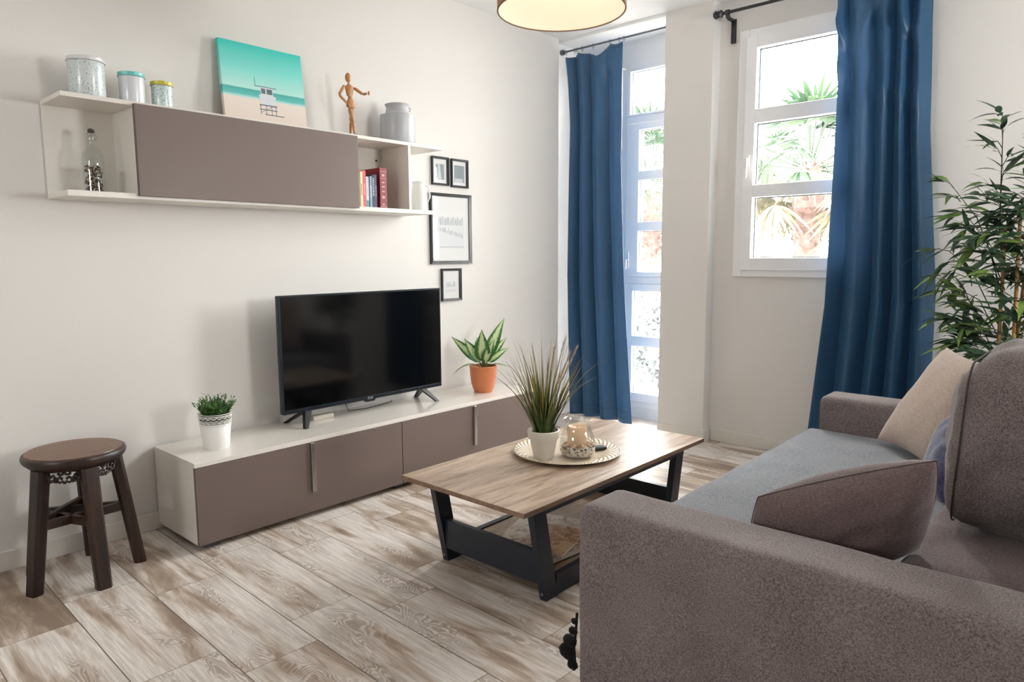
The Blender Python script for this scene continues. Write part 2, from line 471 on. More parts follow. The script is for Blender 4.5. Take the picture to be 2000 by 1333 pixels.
mb = MB()
for x in (1.44, 1.90, 2.36): mb.box((x - .04, -3.53, 1.65), (x + .04, -3.47, 2.2))
for z in (1.69, 2.16): mb.box((1.4, -3.53, z - .04), (2.4, -3.47, z + .04))
wf = struct(mb.build('rear_fill_window', M['upvc']), 'white window added behind the camera as fill light', 'window')  # unseen window, put in to brighten the room from behind
bx('glass_pane', (1.44, -3.502, 1.71), (2.36, -3.498, 2.14), M['glass'], wf)
# baseboards
def baseboard(name, lo, hi, label):
    struct(bx(name, lo, hi, M['baseboard'], bevel=0.003), label, 'baseboard')
baseboard('baseboard_left', (0.0, -3.4, 0), (0.014, 3.43, 0.085), 'white baseboard along the television wall')
baseboard('baseboard_pillar_front', (0.898, 3.452, 0), (1.265, 3.466, 0.085), 'white baseboard across the front of the pillar')
baseboard('baseboard_pillar_side', (1.251, 3.466, 0), (1.265, 3.552, 0.085), 'white baseboard on the right side of the pillar')
baseboard('baseboard_window', (1.265, 3.552, 0), (5.0, 3.566, 0.085), 'white baseboard below the three-pane window')

# ---------------- window_1 : casement with three panes
def window_right():
    w1 = struct(MB().box((1.398, 3.538, 1.153), (1.462, 3.60, 2.723)).box((2.228, 3.538, 1.153), (2.292, 3.60, 2.723))
                .box((1.462, 3.538, 1.153), (2.228, 3.60, 1.205)).box((1.462, 3.538, 2.665), (2.228, 3.60, 2.723))
                .build('window_1', M['upvc'], bevel=0.004), 'white casement window with three stacked panes beside the right curtain', 'window')
    y0, y1 = 3.522, 3.60
    s = MB().box((1.452, y0, 1.196), (1.523, y1, 2.675)).box((2.167, y0, 1.196), (2.238, y1, 2.675))
    s.box((1.523, y0, 1.196), (2.167, y1, 1.276)).box((1.523, y0, 2.60), (2.167, y1, 2.675))
    s.box((1.523, y0, 1.666), (2.167, y1, 1.746)).box((1.523, y0, 2.134), (2.167, y1, 2.222))
    s.build('sash', M['upvc'], w1, bevel=0.004)
    for z0, z1 in ((1.276, 1.666), (1.746, 2.134), (2.222, 2.60)):
        bx('glass_pane', (1.523, 3.578, z0), (2.167, 3.582, z1), M['glass'], w1)
        g = MB(); e = 0.006; ya, yb = 3.570, 3.577
        g.box((1.523, ya, z0), (1.523 + e, yb, z1)).box((2.167 - e, ya, z0), (2.167, yb, z1)).box((1.523, ya, z0), (2.167, yb, z0 + e)).box((1.523, ya, z1 - e), (2.167, yb, z1))
        g.build('gasket', M['gasket'], w1)
    h = MB().box((1.478, 3.505, 1.865), (1.502, 3.522, 1.935))
    h.tube([(1.490, 3.512, 1.90), (1.490, 3.478, 1.90)], 0.009, 10)
    h.prism([(1.480, 3.468, 1.79), (1.500, 3.468, 1.79), (1.500, 3.480, 1.79), (1.480, 3.480, 1.79)],
            [(1.478, 3.468, 1.915), (1.502, 3.468, 1.915), (1.502, 3.484, 1.915), (1.478, 3.484, 1.915)])
    h.build('handle', M['white'], w1, bevel=0.003)
window_right()

# ---------------- window_2 : tall glazed bay window
def window_left():
    y0, y1 = 3.775, 3.84
    xr = 0.94
    fr = MB().box((0.33, y0, 0.09), (0.40, y1, 2.75)).box((0.40, y0, 2.70), (xr, y1, 2.75)).box((0.40, y0, 0.09), (xr, y1, 0.14))
    fr.box((0.40, y0, 1.075), (xr, y1, 1.13)).box((0.40, y0, 2.30), (xr, y1, 2.35))
    w2 = struct(fr.build('window_2', M['upvc'], bevel=0.004), 'tall white glazed window between the left curtain and the pillar', 'window')
    ys = 3.765
    def sash(x, zs, xa, name):
        s = MB(); lo, hi = zs[0][0], zs[-1][1]
        za, zb = xa
        s.box((0.405, ys, za), (x, y1 - .005, zb))
        edges = [za] + [q for z in zs for q in z] + [zb]
        for i in range(0, len(edges), 2): s.box((x, ys, edges[i]), (xr, y1 - .005, edges[i + 1]))
        s.build(name, M['upvc'], w2, bevel=0.003)
        for a_, b_ in zs:
            bx('glass_pane', (x, 3.803, a_), (xr, 3.807, b_), M['glass'], w2)
            e = .004
            MB().box((x, 3.795, a_), (x + e, 3.802, b_)).box((x, 3.795, b_ - e), (xr, 3.802, b_)).box((x, 3.795, a_), (xr, 3.802, a_ + e)).build('gasket', M['gasket'], w2)
    sash(0.517, [(1.169, 1.481), (1.552, 1.867), (1.936, 2.243)], (1.131, 2.294), 'sash')
    sash(0.477, [(0.211, 0.584), (0.666, 1.019)], (0.141, 1.074), 'fixed_sash')
    sash(0.432, [(2.367, 2.68)], (2.351, 2.699), 'top_light')
    h = MB().box((0.425, 3.755, 1.20), (0.440, 3.765, 1.32)); h.tube([(0.432, 3.76, 1.26), (0.432, 3.735, 1.26), (0.432, 3.732, 1.19)], 0.007, 8)
    h.build('handle', M['white'], w2)
window_left()
c = MB().tube([(0.40, 3.70, 2.70), (0.402, 3.70, 2.2), (0.405, 3.70, 2.13)], 0.0025, 6)
c.ellipsoid((0.405, 3.70, 2.115), (0.006, 0.006, 0.016))
c.tube([(0.40, 3.70, 2.70), (0.40, 3.775, 2.70)], 0.004, 6)
tag(c.build('blind_cord', M['cream']), 'thin pull cord hanging by the tall bay window', 'cord')

# ------------------------------------------------------------------ outside
struct(bx('ground', (-20, 4.0, -0.5), (16, 40, -0.3), M['outside_ground']), 'pale ground outside the windows', 'ground')
def palm(x, y, h, rad, seed, label, nl=34, trunk=0.2, fans=True):
    rnd = random.Random(seed)
    root = thing('palm_tree', label, 'tree', (x, y, -0.3), 'palm trees outside the windows')
    t = MB()
    N = 26; pts = [(x, y, -0.3 + (h + .3) * i / N) for i in range(N + 1)]
    rr = [trunk * (1 + 0.16 * ((i % 2) - .5)) * (1 + 0.25 * (i / N > .8)) for i in range(N + 1)]
    t.tube(pts, rr, 14)
    for i in range(110):
        z = h - rnd.random() * min(h, 1.6); a = rnd.random() * 2 * PI
        t.leaf((x + trunk * .95 * math.cos(a), y + trunk * .95 * math.sin(a), z), (math.cos(a) * .6, math.sin(a) * .6, .7), (0, 0, 1), .16, .08, .2, 2)
    t.build('trunk', M['bark'], root)
    gL = MB(); gD = MB()
    for i in range(nl):
        a = rnd.random() * 2 * PI; el = rnd.uniform(-0.95, 1.25)
        d = Vector((math.cos(a) * math.cos(el), math.sin(a) * math.cos(el), math.sin(el)))
        L1 = rad * rnd.uniform(.45, .62)
        p0 = Vector((x, y, h)) + d * trunk
        p1 = p0 + d * L1
        g = gD if el < -0.35 else gL
        g.tube([p0, p0.lerp(p1, .5) + Vector((0, 0, .03)), p1], 0.012, 5)
        # fan of narrow leaflets
        s = d.cross(Vector((0, 0, 1))).normalized(); u = s.cross(d).normalized()
        for k in range(15):
            q = (k - 7) / 7
            dd = (d * math.cos(q * 1.45) + s * math.sin(q * 1.45) + u * rnd.uniform(-.1, .1)).normalized()
            g.leaf(p1, dd + Vector((0, 0, -.12)), u, rad * rnd.uniform(.42, .58), 0.055, rnd.uniform(.4, 1.1), 4)
    gL.build('fronds', M['palm'], root); gD.build('dry_fronds', M['palm_dry'], root)
M['bark'] = leaf_mat('palm_bark', (62, 44, 40), (84, 66, 60), 14, 0.9, 0.0)
palm(-0.03, 9.0, 2.45, 1.1, 3, 'fan palm with a thick trunk, nearest behind the three-pane window', 44, 0.165)
palm(-3.85, 17.0, 3.3, 1.3, 11, 'smaller distant fan palm at the left edge of the three-pane window', 30, 0.15)
palm(-4.9, 13.0, 2.75, 1.9, 21, 'fan palm whose fronds fill the upper panes of the bay window', 44, 0.24)
def hedge():
    rnd = random.Random(5); g = MB()
    for i in range(3200):
        x = rnd.uniform(-3.2, 0.2); y = rnd.uniform(6.4, 7.3); top = 0.85 + .25 * math.sin(x * 2.1) + .12 * math.sin(x * 5.3)
        z = rnd.uniform(-.3, top)
        d = Vector((rnd.uniform(-1, 1), rnd.uniform(-1, .3), rnd.uniform(-.3, 1)))
        g.leaf((x, y, z), d, (0, 0, 1), rnd.uniform(.09, .18), .06, .4, 2)
    tag(g.build('hedge', M['hedge'], base=(-1.5, 6.85, -.3)), 'pale grey-green shrubbery seen low through the bay window', 'hedge', kind='stuff')
hedge()

# ------------------------------------------------------------------ curtains
def interp(t, pts):
    for (a, b), (c, d) in zip(pts, pts[1:]):
        if t <= c: return b + (d - b) * (t - a) / (c - a)
    return pts[-1][1]
def curtain(name, label, xl, xr, ycen, ztop, zbot, fold, amp, ns=220, nz=90, sag=None, extra=None):
    vs = []; fs = []
    for j in range(nz + 1):
        t = j / nz
        for i in range(ns + 1):
            s = i / ns
            a, b = interp(t, xl), interp(t, xr)
            x = a + (b - a) * s + 0.008 * math.sin(fold(s, t)) * interp(t, amp) / 0.04
            zt = ztop - (sag(s) if sag else 0)
            z = zt + (zbot - zt) * t
            y = ycen + interp(t, amp) * (1 - 2 * abs(math.sin(fold(s, t) / 2)) ** .85) + 0.006 * noise.noise(Vector((s * 9, t * 3, ycen)))
            if extra: y += extra(s, t)
            vs.append((x, y, z))
    for j in range(nz):
        for i in range(ns):
            a = j * (ns + 1) + i
            fs.append((a, a + ns + 1, a + ns + 2, a + 1))
    root = thing(name, label, 'curtain', ((interp(1, xl) + interp(1, xr)) / 2, ycen, zbot))
    m = MB().add(vs, fs); o = m.build('panel', M['curtain'], root, smooth=True, solid=0.003)
    # hem and pleat stitching at the top
    hm = MB()
    row = [vs[(nz - 3) * (ns + 1) + i] for i in range(ns + 1)]
    hm.tube([Vector(p) + Vector((0, -0.0022, 0)) for p in row[::2]], 0.0013, 5)
    hm.build('hem_seam', M['navy_thread'], root)
    return root, vs
M['navy_thread'] = plain('navy_thread', (26, 56, 92), 0.7)
def fold1(s, t):
    return 2 * PI * (3.6 * (1 - (1 - s) ** 1.35) + 0.09 * math.sin(5 * s + 2 * t)) + 0.6
def sag1(s):
    return 0.050 * max(0, math.sin((s - 0.42) / 0.30 * PI)) * (0.42 < s < 0.72) + 0.018 * abs(math.sin(s * 12)) + .02 * (1 - s)
def extra1(s, t):    # the loose top fold that falls forward between two rings
    return -0.05 * math.exp(-((s - .66) / .10) ** 2) * math.exp(-((t - .04) / .035) ** 2)
c1, cv1 = curtain('curtain', 'steel blue floor-length curtain hanging in the bay left of the pillar', [(0, .012), (.06, .035), (.18, .06), (.6, .045), (1, .075)], [(0, .55), (.3, .555), (.62, .60), (1, .685)],
                  3.49, 2.83, 0.035, fold1, [(0, .018), (.1, .024), (.5, .032), (1, .04)], sag=sag1, extra=extra1)
def fold2(s, t):
    return 2 * PI * (4.6 * s + .16 * math.sin(6 * s + 1.0 + t) + 0.06 * math.sin(3 * t + 9 * s)) + 1.8
def extra2(s, t):   # bunched swags below the heading
    return -0.045 * math.exp(-((t - .07 - .05 * math.sin(s * 9)) / .018) ** 2) * (0.5 + .5 * math.sin(s * 17 + 1)) - .02 * math.exp(-((t - .16 - .1 * s) / .02) ** 2) * (math.sin(s * 8 + 2) > 0)
c2, cv2 = curtain('curtain', 'deep blue floor-length curtain right of the three-pane window, behind the sofa arm', [(0, 2.03), (.2, 2.06), (.4, 2.06), (.65, 2.05), (1, 1.97)], [(0, 2.50), (.3, 2.53), (.62, 2.61), (1, 2.62)],
                  3.43, 2.81, 0.02, fold2, [(0, .028), (.2, .036), (.5, .042), (1, .05)], extra=extra2)
# rods
def rod(label, x0, x1, y, z, r, mat, rings, finial, parent_loc):
    root = thing('curtain_rod', label, 'curtain rod', parent_loc)
    MB().tube([(x0, y, z), (x1, y, z)], r, 12).build('pole', mat, root, smooth='auto')
    for x in rings:
        g = MB(); n = 20; rr = r + .007
        g.tube([(x, y + rr * math.cos(2 * PI * k / n), z - .004 + rr * math.sin(2 * PI * k / n)) for k in range(n + 1)], 0.0018, 6, cap=False)
        g.tube([(x, y, z - rr - .004), (x, y, z - rr - .02)], .0015, 5)
        g.build('ring', mat, root)
    return root
M['rod_grey'] = plain('grey_metal_rod', (96, 104, 112), 0.35, Metallic=0.8)
r1 = rod('thin grey tension rod across the bay with the left curtain', -0.005, 0.898, 3.50, 2.852, 0.0065, M['rod_grey'], (.02, .10, .12, .17, .27, .42, .50, .54), None, (0.45, 3.50, 2.852))
MB().tube([(-0.029, 3.50, 2.852), (-0.004, 3.50, 2.852)], 0.02, 16).build('end_cap', M['rod_grey'], r1, smooth='auto')
MB().tube([(0.882, 3.50, 2.852), (0.8975, 3.50, 2.852)], 0.014, 16).build('end_cap', M['rod_grey'], r1, smooth='auto')
r2 = rod('black curtain rod with knob finial above the three-pane window', 1.30, 2.75, 3.46, 2.835, 0.010, M['black_metal'], (2.04, 2.12, 2.22, 2.32, 2.42, 2.49), None, (2.0, 3.46, 2.835))
f = MB().tube([(1.255, 3.46, 2.835), (1.268, 3.46, 2.835), (1.272, 3.46, 2.835), (1.298, 3.46, 2.835), (1.302, 3.46, 2.835), (1.312, 3.46, 2.835)],
              [.020, .026, .022, .022, .026, .016], 16)
f.build('finial', M['black_metal'], r2, smooth='auto')
for x in (1.345, 2.70):
    b = MB().box((x - .016, 3.552, 2.665), (x + .016, 3.565, 2.815)).box((x - .010, 3.475, 2.795), (x + .010, 3.558, 2.812))
    b.tube([(x - .012, 3.46, 2.835), (x + .012, 3.46, 2.835)], .018, 14)
    b.box((x - .010, 3.455, 2.80), (x + .010, 3.48, 2.82))
    b.build('bracket', M['black_metal'], r2, bevel=0.002)

# ------------------------------------------------------------------ ceiling lamp
def lamp():
    cx, cy, z0 = 1.858, 1.081, 2.15
    root = thing('pendant_lamp', 'large drum pendant lamp with a lit cream lining hanging from the ceiling', 'lamp', (cx, cy, z0))
    r = 0.2256
    MB().lathe((cx, cy, z0), [(r, 0), (r, .26)], 72, False).build('lamp_shade', M['shade'], root, smooth=True)
    MB().lathe((cx, cy, z0), [(r - .004, 0.001), (r - .004, .259)], 72, False).build('shade_lining', M['shade_in'], root, smooth=True)
    for z in (0.002, .258):
        rim = MB(); rim.tube([(cx + (r - .002) * math.cos(2 * PI * k / 72), cy + (r - .002) * math.sin(2 * PI * k / 72), z0 + z) for k in range(73)], .003, 6, cap=False)
        rim.build('shade_rim', M['rim'], root, smooth=True)
    sp = MB()
    for k in range(3):
        a = 2 * PI * k / 3 + .4
        sp.tube([(cx, cy, z0 + .235), (cx + (r - .004) * math.cos(a), cy + (r - .004) * math.sin(a), z0 + .256)], .0025, 6)
    sp.tube([(cx, cy, z0 + .17), (cx, cy, z0 + .26)], .02, 16)
    sp.build('socket', M['white'], root)
    MB().tube([(cx, cy, z0 + .26), (cx, cy, H - .03)], .004, 8).build('cord', M['white'], root)
    MB().lathe((cx, cy, H - .035), [(.05, 0), (.055, .012), (.055, .034)], 32, True, True).build('ceiling_rose', M['white'], root, smooth='auto')
    a = NT('bulb_glow'); em = a.n('ShaderNodeEmission'); em.inputs[0].default_value = (1, .80, .55, 1); em.inputs[1].default_value = 3
    gm = a.done(em.outputs[0])
    MB().ellipsoid((cx, cy, z0 + .135), (.03, .03, .038)).build('bulb', gm, root, smooth=True)
    l = bpy.data.lights.new('bulb_light', 'POINT'); l.energy = 3.2; l.color = (1, .88, .74); l.shadow_soft_size = 0.045
    lo = bpy.data.objects.new('bulb_light', l); COL.objects.link(lo); lo.location = (cx, cy, z0 + .135)
M['rim'] = plain('brown_rim', (120, 96, 74), 0.8)
lamp()

# ------------------------------------------------------------------ TV cabinet
def tv_cabinet():
    y0, ym, y1 = 0.314, 1.463, 2.612
    root = thing('tv_cabinet', 'long low white cabinet with two taupe flap fronts against the left wall', 'cabinet', (.23, (y0 + y1) / 2, 0))
    b = MB()
    b.box((0.016, y0, .385), (.446, y1, .407))                       # top
    b.box((0.016, y0, .030), (.430, y1, .048))
    b.box((0.016, y0, .048), (.430, y0 + .018, .385)).box((0.016, y1 - .018, .048), (.430, y1, .385)).box((0.016, ym - .018, .048), (.43, ym + .018, .385))
    b.box((0.016, y0 + .018, .048), (.026, y1 - .018, .385))
    b.build('body', M['gloss_white'], root, bevel=0.0015, seg=2)
    for a_, b_, yh in ((y0 + .001, ym - .002, .892), (ym + .002, y1 - .001, 2.030)):
        d = bx('flap_front', (.432, a_, .031), (.448, b_, .3835), M['taupe_lacquer'], root, bevel=.001)
        bx('edge_strip', (.4305, a_, .031), (.432, b_, .3835), M['dark_edge'], d)
        h = MB().box((.448, yh - .011, .135), (.462, yh + .011, .383)).build('handle', M['steel'], d, bevel=.002)
        tag(h, 'upright brushed steel handle')
    for y in (y0 + .07, ym, y1 - .07):
        for x in (.06, .385):
            bx('foot', (x - .025, y - .03, 0), (x + .025, y + .03, .030), M['grey_foot'], root, bevel=.002)
tv_cabinet()

# ------------------------------------------------------------------ television
def television():
    x = .20; y0, y1, z0, z1 = .884, 1.985, .484, 1.102
    root = thing('television', 'large flat black television standing on the low cabinet', 'television', (x, (y0 + y1) / 2, .407))
    b = MB().box((x - .030, y0, z0), (x, y1, z1)); b.build('case', M['bezel'], root, bevel=.006, seg=3)
    MB().prism([(x - .075, y0 + .12, z0 + .06), (x - .03, y0 + .07, z0 + .03), (x - .03, y1 - .07, z0 + .03), (x - .075, y1 - .12, z0 + .06)],
               [(x - .075, y0 + .12, z0 + .36), (x - .03, y0 + .07, z0 + .42), (x - .03, y1 - .07, z0 + .42), (x - .075, y1 - .12, z0 + .36)]).build('rear_housing', M['black'], root, bevel=.01)
    bx('screen', (x, y0 + .010, z0 + .022), (x + .0015, y1 - .010, z1 - .010), M['screen'], root)
    bz = MB(); e = .010
    bz.box((x, y0, z0), (x + .004, y1, z0 + .022)).box((x, y0, z1 - e), (x + .004, y1, z1)).box((x, y0, z0 + .022), (x + .004, y0 + e, z1 - e)).box((x, y1 - e, z0 + .022), (x + .004, y1, z1 - e))
    bz.build('bezel', M['bezel'], root, bevel=.0012)
    yc = (y0 + y1) / 2
    MB().prism([(x - .01, yc - .03, z0 - .012), (x + .004, yc - .026, z0 - .012), (x + .004, yc + .026, z0 - .012), (x - .01, yc + .03, z0 - .012)],
               [(x - .01, yc - .045, z0 + .001), (x + .006, yc - .04, z0 + .001), (x + .006, yc + .04, z0 + .001), (x - .01, yc + .045, z0 + .001)]).build('sensor_bump', M['bezel'], root)
    # maker's mark: small ring and two letters
    lg = MB(); n = 20
    lg.tube([(x + .006, yc - .013 + .006 * math.cos(2 * PI * k / n), z0 + .010 + .006 * math.sin(2 * PI * k / n)) for k in range(n + 1)], .0008, 5, cap=False)
    lg.box((x + .0042, yc - .014, z0 + .0065), (x + .0056, yc - .0132, z0 + .0125))
    X, Y = (x + .0042, x + .0056), yc - .001
    lg.box((X[0], Y, z0 + .005), (X[1], Y + .0016, z0 + .015)).box((X[0], Y, z0 + .005), (X[1], Y + .006, z0 + .0066))
    Y += .009
    lg.box((X[0], Y, z0 + .005), (X[1], Y + .0016, z0 + .015)).box((X[0], Y, z0 + .005), (X[1], Y + .008, z0 + .0066)).box((X[0], Y, z0 + .0134), (X[1], Y + .008, z0 + .015))
    lg.box((X[0], Y + .0064, z0 + .005), (X[1], Y + .008, z0 + .0105)).box((X[0], Y + .004, z0 + .009), (X[1], Y + .008, z0 + .0105))
    lg.build('maker_mark', M['silver'], root)
    for s, ya in ((-1, y0 + .15), (1, y1 - .15)):
        f = MB(); toe = ya + s * .058
        for xt in (.262, .062):
            xs = x + .004 if xt > .15 else x - .026
            d = 1 if xt > .15 else -1
            f.prism([(xt - .012, toe - .011, .4075), (xt + .012, toe - .011, .4075), (xt + .012, toe + .011, .4075), (xt - .012, toe + .011, .4075)],
                    [(x - .012 - .014, ya - .022, z0 + .004), (x - .012 + .014, ya - .022, z0 + .004), (x - .012 + .014, ya + .022, z0 + .004), (x - .012 - .014, ya + .022, z0 + .004)])
        f.build('foot', M['black'], root, bevel=.002)
M['silver'] = plain('silver_print', (190, 192, 196), 0.4)
television()
cb = MB().tube([(.10, 1.34, .56), (.085, 1.345, .46), (.09, 1.36, .413), (.11, 1.48, .411), (.085, 1.62, .411), (.06, 1.70, .411), (.03, 1.72, .411)], .0028, 8)
tag(cb.build('power_cable', M['black'], smooth=True), 'thin black cable trailing behind the television on the cabinet', 'cable')
ad = MB().box((.10, 1.10, .4075), (.14, 1.23, .431)); 
tag(ad.build('set_top_box', M['cream'], bevel=.003), 'small pale box lying behind the television on the cabinet', 'box')

# ------------------------------------------------------------------ wall shelf
def wall_shelf():
    root = thing('wall_shelf', 'long white floating shelf unit with a taupe door on the left wall', 'wall shelf', (.13, .97, 1.543))
    D = .266
    bx('top_board', (0.001, -.034, 1.928), (D, 1.971, 1.946), M['matte_white'], root, bevel=.001)
    bx('bottom_board', (0.001, -.034, 1.545), (D, 1.881, 1.568), M['matte_white'], root, bevel=.001)
    bk = MB().box((0.001, -.034, 1.568), (.012, 1.881, 1.928)); bk.build('back_panel', M['matte_white'], root)
    for y in (.236, 1.335, 1.703):
        bx('divider', (.012, y - .0, 1.568), (D - (.0 if y > 1.6 else .004), y + .018, 1.928), M['matte_white'], root, bevel=.001)
    d = bx('door', (.268, .228, 1.557), (.286, 1.342, 1.935), M['taupe_lacquer'], root, bevel=.0015)
    bx('edge_strip', (.2665, .2275, 1.557), (.268, 1.3425, 1.935), M['dark_edge'], d)
    MB().tube([(.0121, 1.668, 1.862), (.016, 1.668, 1.862)], .006, 12).build('screw_cap', M['black'], root)
wall_shelf()
ST, SB = 1.9461, 1.5681

def tin(label, y, x, r, h, lid, body):
    root = thing('tin', label, 'tin', (x, y, ST), 'storage tins on the wall shelf')
    MB().lathe((x, y, ST), [(r * .97, 0), (r, .004), (r, h - .018)], 48, True, True).build('body', body, root, smooth='auto')
    MB().lathe((x, y, ST), [(r + .0005, h - .0185), (r + .0035, h - .018), (r + .0035, h - .015), (r + .002, h - .013), (r + .003, h - .002), (r - .001, h)], 48, True, True).build('lid', lid, root, smooth='auto')
    MB().lathe((x, y, ST), [(r + .0036, h - .0178), (r + .0046, h - .0172), (r + .0036, h - .0164)], 48, False).build('lid_rim', M['tin_rim'], root, smooth='auto')
def dotted(name, bgc, dots, scale, thr):
    a = NT(name); vo = a.n('ShaderNodeTexVoronoi'); a.put(vo.inputs['Vector'], a.coord()); vo.inputs['Scale'].default_value = scale
    m1 = a.math('LESS_THAN', vo.outputs['Distance'], thr)
    cc = a.sep(vo.outputs['Color'])
    dc = a.ramp(cc[0], [(i / len(dots), s2l(c)) for i, c in enumerate(dots)], 'CONSTANT')
    n = a.noise(a.coord(), 25, 2)
    return a.done(a.bsdf(a.mix(m1, s2l(bgc), dc), 0.22, None))
M['tin_rim'] = plain('dark_tin_rim', (90, 92, 100), 0.4)
M['tin_a'] = dotted('speckled_tin_large', (206, 214, 216), [(150, 178, 182), (120, 128, 130), (190, 170, 150), (160, 196, 196)], 130, .30)
M['tin_b'] = plain('plain_pale_tin', (212, 214, 220), 0.22, 0.02)
M['tin_c'] = dotted('speckled_tin_small', (204, 218, 218), [(70, 110, 116), (60, 60, 60), (120, 170, 174), (160, 160, 120)], 150, .32)
M['lid_white'] = plain('white_lid', (214, 212, 214), 0.3); M['lid_teal'] = plain('teal_lid', (110, 196, 190), 0.3); M['lid_yellow'] = plain('yellow_lid', (196, 184, 62), 0.3)
tin('large speckled tin with a white lid, leftmost on the wall shelf', .108, .13, .067, .170, M['lid_white'], M['tin_a'])
tin('medium pale tin with a teal lid on the wall shelf', .282, .13, .050, .142, M['lid_teal'], M['tin_b'])
tin('small speckled tin with a yellow lid on the wall shelf', .408, .13, .044, .126, M['lid_yellow'], M['tin_c'])

def canvas():
    y0, y1, hh = .722, 1.172, .408
    th = R(6.5)
    root = thing('canvas_picture', 'teal beach canvas leaning on the wall above the shelf door', 'picture', (.085, (y0 + y1) / 2, ST))
    b = Vector((.060, 0, ST + .0005)); up = Vector((-math.sin(th), 0, math.cos(th))); nx = Vector((math.cos(th), 0, math.sin(th)))
    def P(y, v, d): q = b + up * v + nx * d; return (q.x, y, q.z)
    m = MB().prism([P(y0, 0, 0), P(y0, 0, .022), P(y1, 0, .022), P(y1, 0, 0)], [P(y0, hh, 0), P(y0, hh, .022), P(y1, hh, .022), P(y1, hh, 0)])
    a = NT('beach_print'); x, y, z = a.sep(a.coord())
    v = a.math('DIVIDE', z, hh * math.cos(th))
    n = a.noise(a.mapping(a.coord(), (1, 2, 12)), 9, 3)
    v2 = a.math('ADD', v, a.math('MULTIPLY', a.math('SUBTRACT', n, .5), .012))
    col = a.ramp(v2, [(0.0, s2l((214, 198, 186))), (.34, s2l((222, 210, 202))), (.36, s2l((158, 214, 208))), (.385, s2l((88, 178, 172))), (.455, s2l((66, 160, 156))), (.465, s2l((176, 222, 214))), (.68, s2l((128, 212, 204))), (1.0, s2l((44, 186, 176)))])
    m.build('canvas', a.done(a.bsdf(col, 0.7, a.bump(a.noise(a.coord(), 500, 1), .2, .001))), root, bevel=.0015)
    # printed lifeguard hut: thin strokes lying on the canvas surface
    W = MB(); K = MB()
    def quad(mb, ya, yb, va, vb, d=.0226, ya2=None, yb2=None):
        ya2 = ya if ya2 is None else ya2; yb2 = yb if yb2 is None else yb2
        mb.prism([P(ya, va, .0218), P(yb, va, .0218), P(yb, va, d), P(ya, va, d)], [P(ya2, vb, .0218), P(yb2, vb, .0218), P(yb2, vb, d), P(ya2, vb, d)])
    yc = .955
    quad(W, yc - .040, yc + .040, .115, .165, ya2=yc - .045, yb2=yc + .048)
    quad(W, yc - .034, yc + .034, .165, .205)
    quad(K, yc - .030, yc + .030, .172, .198, .0229); quad(W, yc - .008, yc - .001, .172, .198, .0232)
    quad(K, yc - .064, yc + .055, .2045, .208, .0230)
    for q in (-.042, -.012, .018, .042): quad(K, yc + q, yc + q + .0025, .067, .118, .0230)
    quad(K, yc - .045, yc + .05, .112, .117, .0232); quad(K, yc - .045, yc + .05, .090, .094, .0232)
    quad(K, yc - .044, yc - .040, .075, .118, .0234, yc + .036, yc + .040)
    quad(K, yc - .02, yc + .085, .066, .070, .0232)
    quad(K, yc - .062, yc - .060, .205, .250, .0230)
    W.build('printed_hut', M['print_white'], root); K.build('printed_railing', M['print_dark'], root)
M['print_white'] = plain('pale_ink', (206, 212, 218), .8); M['print_dark'] = plain('slate_ink', (92, 104, 116), .8)
canvas()

def mannequin():
    x, y = .15, 1.402
    root = thing('wooden_mannequin', 'small jointed wooden artist mannequin striding on the wall shelf', 'figurine', (x, y, ST))
    wm = M['mannequin']
    def E(name, p, q, r1, r2, par=root):
        p, q = Vector(p), Vector(q); d = (q - p); n = 8
        pts = [p + d * (i / n) for i in range(n + 1)]
        rr = [max(.0015, (r1 + (r2 - r1) * (i / n)) * (1 - (2 * i / n - 1) ** 8 * .55)) for i in range(n + 1)]
        return MB().tube(pts, rr, 14).build(name, wm, par, smooth=True)
    z = ST
    MB().ellipsoid((x, y - .012, z + .319), (.0165, .0165, .026)).build('head', wm, root, smooth=True)
    E('neck', (x, y - .010, z + .283), (x, y - .010, z + .298), .006, .006)
    tor = MB().lathe((x, y - .006, z + .222), [(.016, 0), (.020, .012), (.026, .035), (.024, .052), (.012, .062)], 20, True, True)
    for v in tor.v: v.x = x + (v.x - x) * .62
    tor.build('torso', wm, root, smooth='auto')
    MB().ellipsoid((x, y - .002, z + .215), (.011, .014, .010)).build('waist', wm, root, smooth=True)
    pel = MB().lathe((x, y, z + .160), [(.018, 0), (.026, .006), (.026, .024), (.018, .046)], 20, True, True)
    for v in pel.v: v.x = x + (v.x - x) * .65
    pel.build('pelvis', wm, root, smooth='auto')
    sh = z + .268
    for s, el, ha in ((-1, (x - .01, y - .066, z + .222), (x + .012, y - .030, z + .178)), (1, (x + .03, y + .062, z + .238), (x + .055, y + .070, z + .240))):
        sp = (x, y - .006 + s * .036, sh)
        MB().ellipsoid(sp, (.008, .008, .008)).build('shoulder', wm, root, smooth=True)
        E('upper_arm', sp, el, .009, .008); f = E('forearm', el, ha, .008, .006)
        hp = Vector(ha) + (Vector(ha) - Vector(el)).normalized() * .012
        MB().ellipsoid(hp, (.006, .006, .012)).build('hand', wm, root, smooth=True)
    # standing leg and the leg behind it
    for (hp, kn, an, ft) in (((x + .004, y - .010, z + .158), (x + .018, y - .002, z + .090), (x + .010, y + .014, z + .018), (x + .026, y + .020, z + .006)),
                             ((x - .002, y + .010, z + .158), (x - .012, y + .006, z + .088), (x - .040, y + .020, z + .026), (x - .030, y + .026, z + .006))):
        E('thigh', hp, kn, .0125, .010); E('shin', kn, an, .010, .0065)
        MB().ellipsoid(((Vector(an) + Vector(ft)) / 2), (.015, .008, .0095)).build('foot', wm, root, smooth=True)
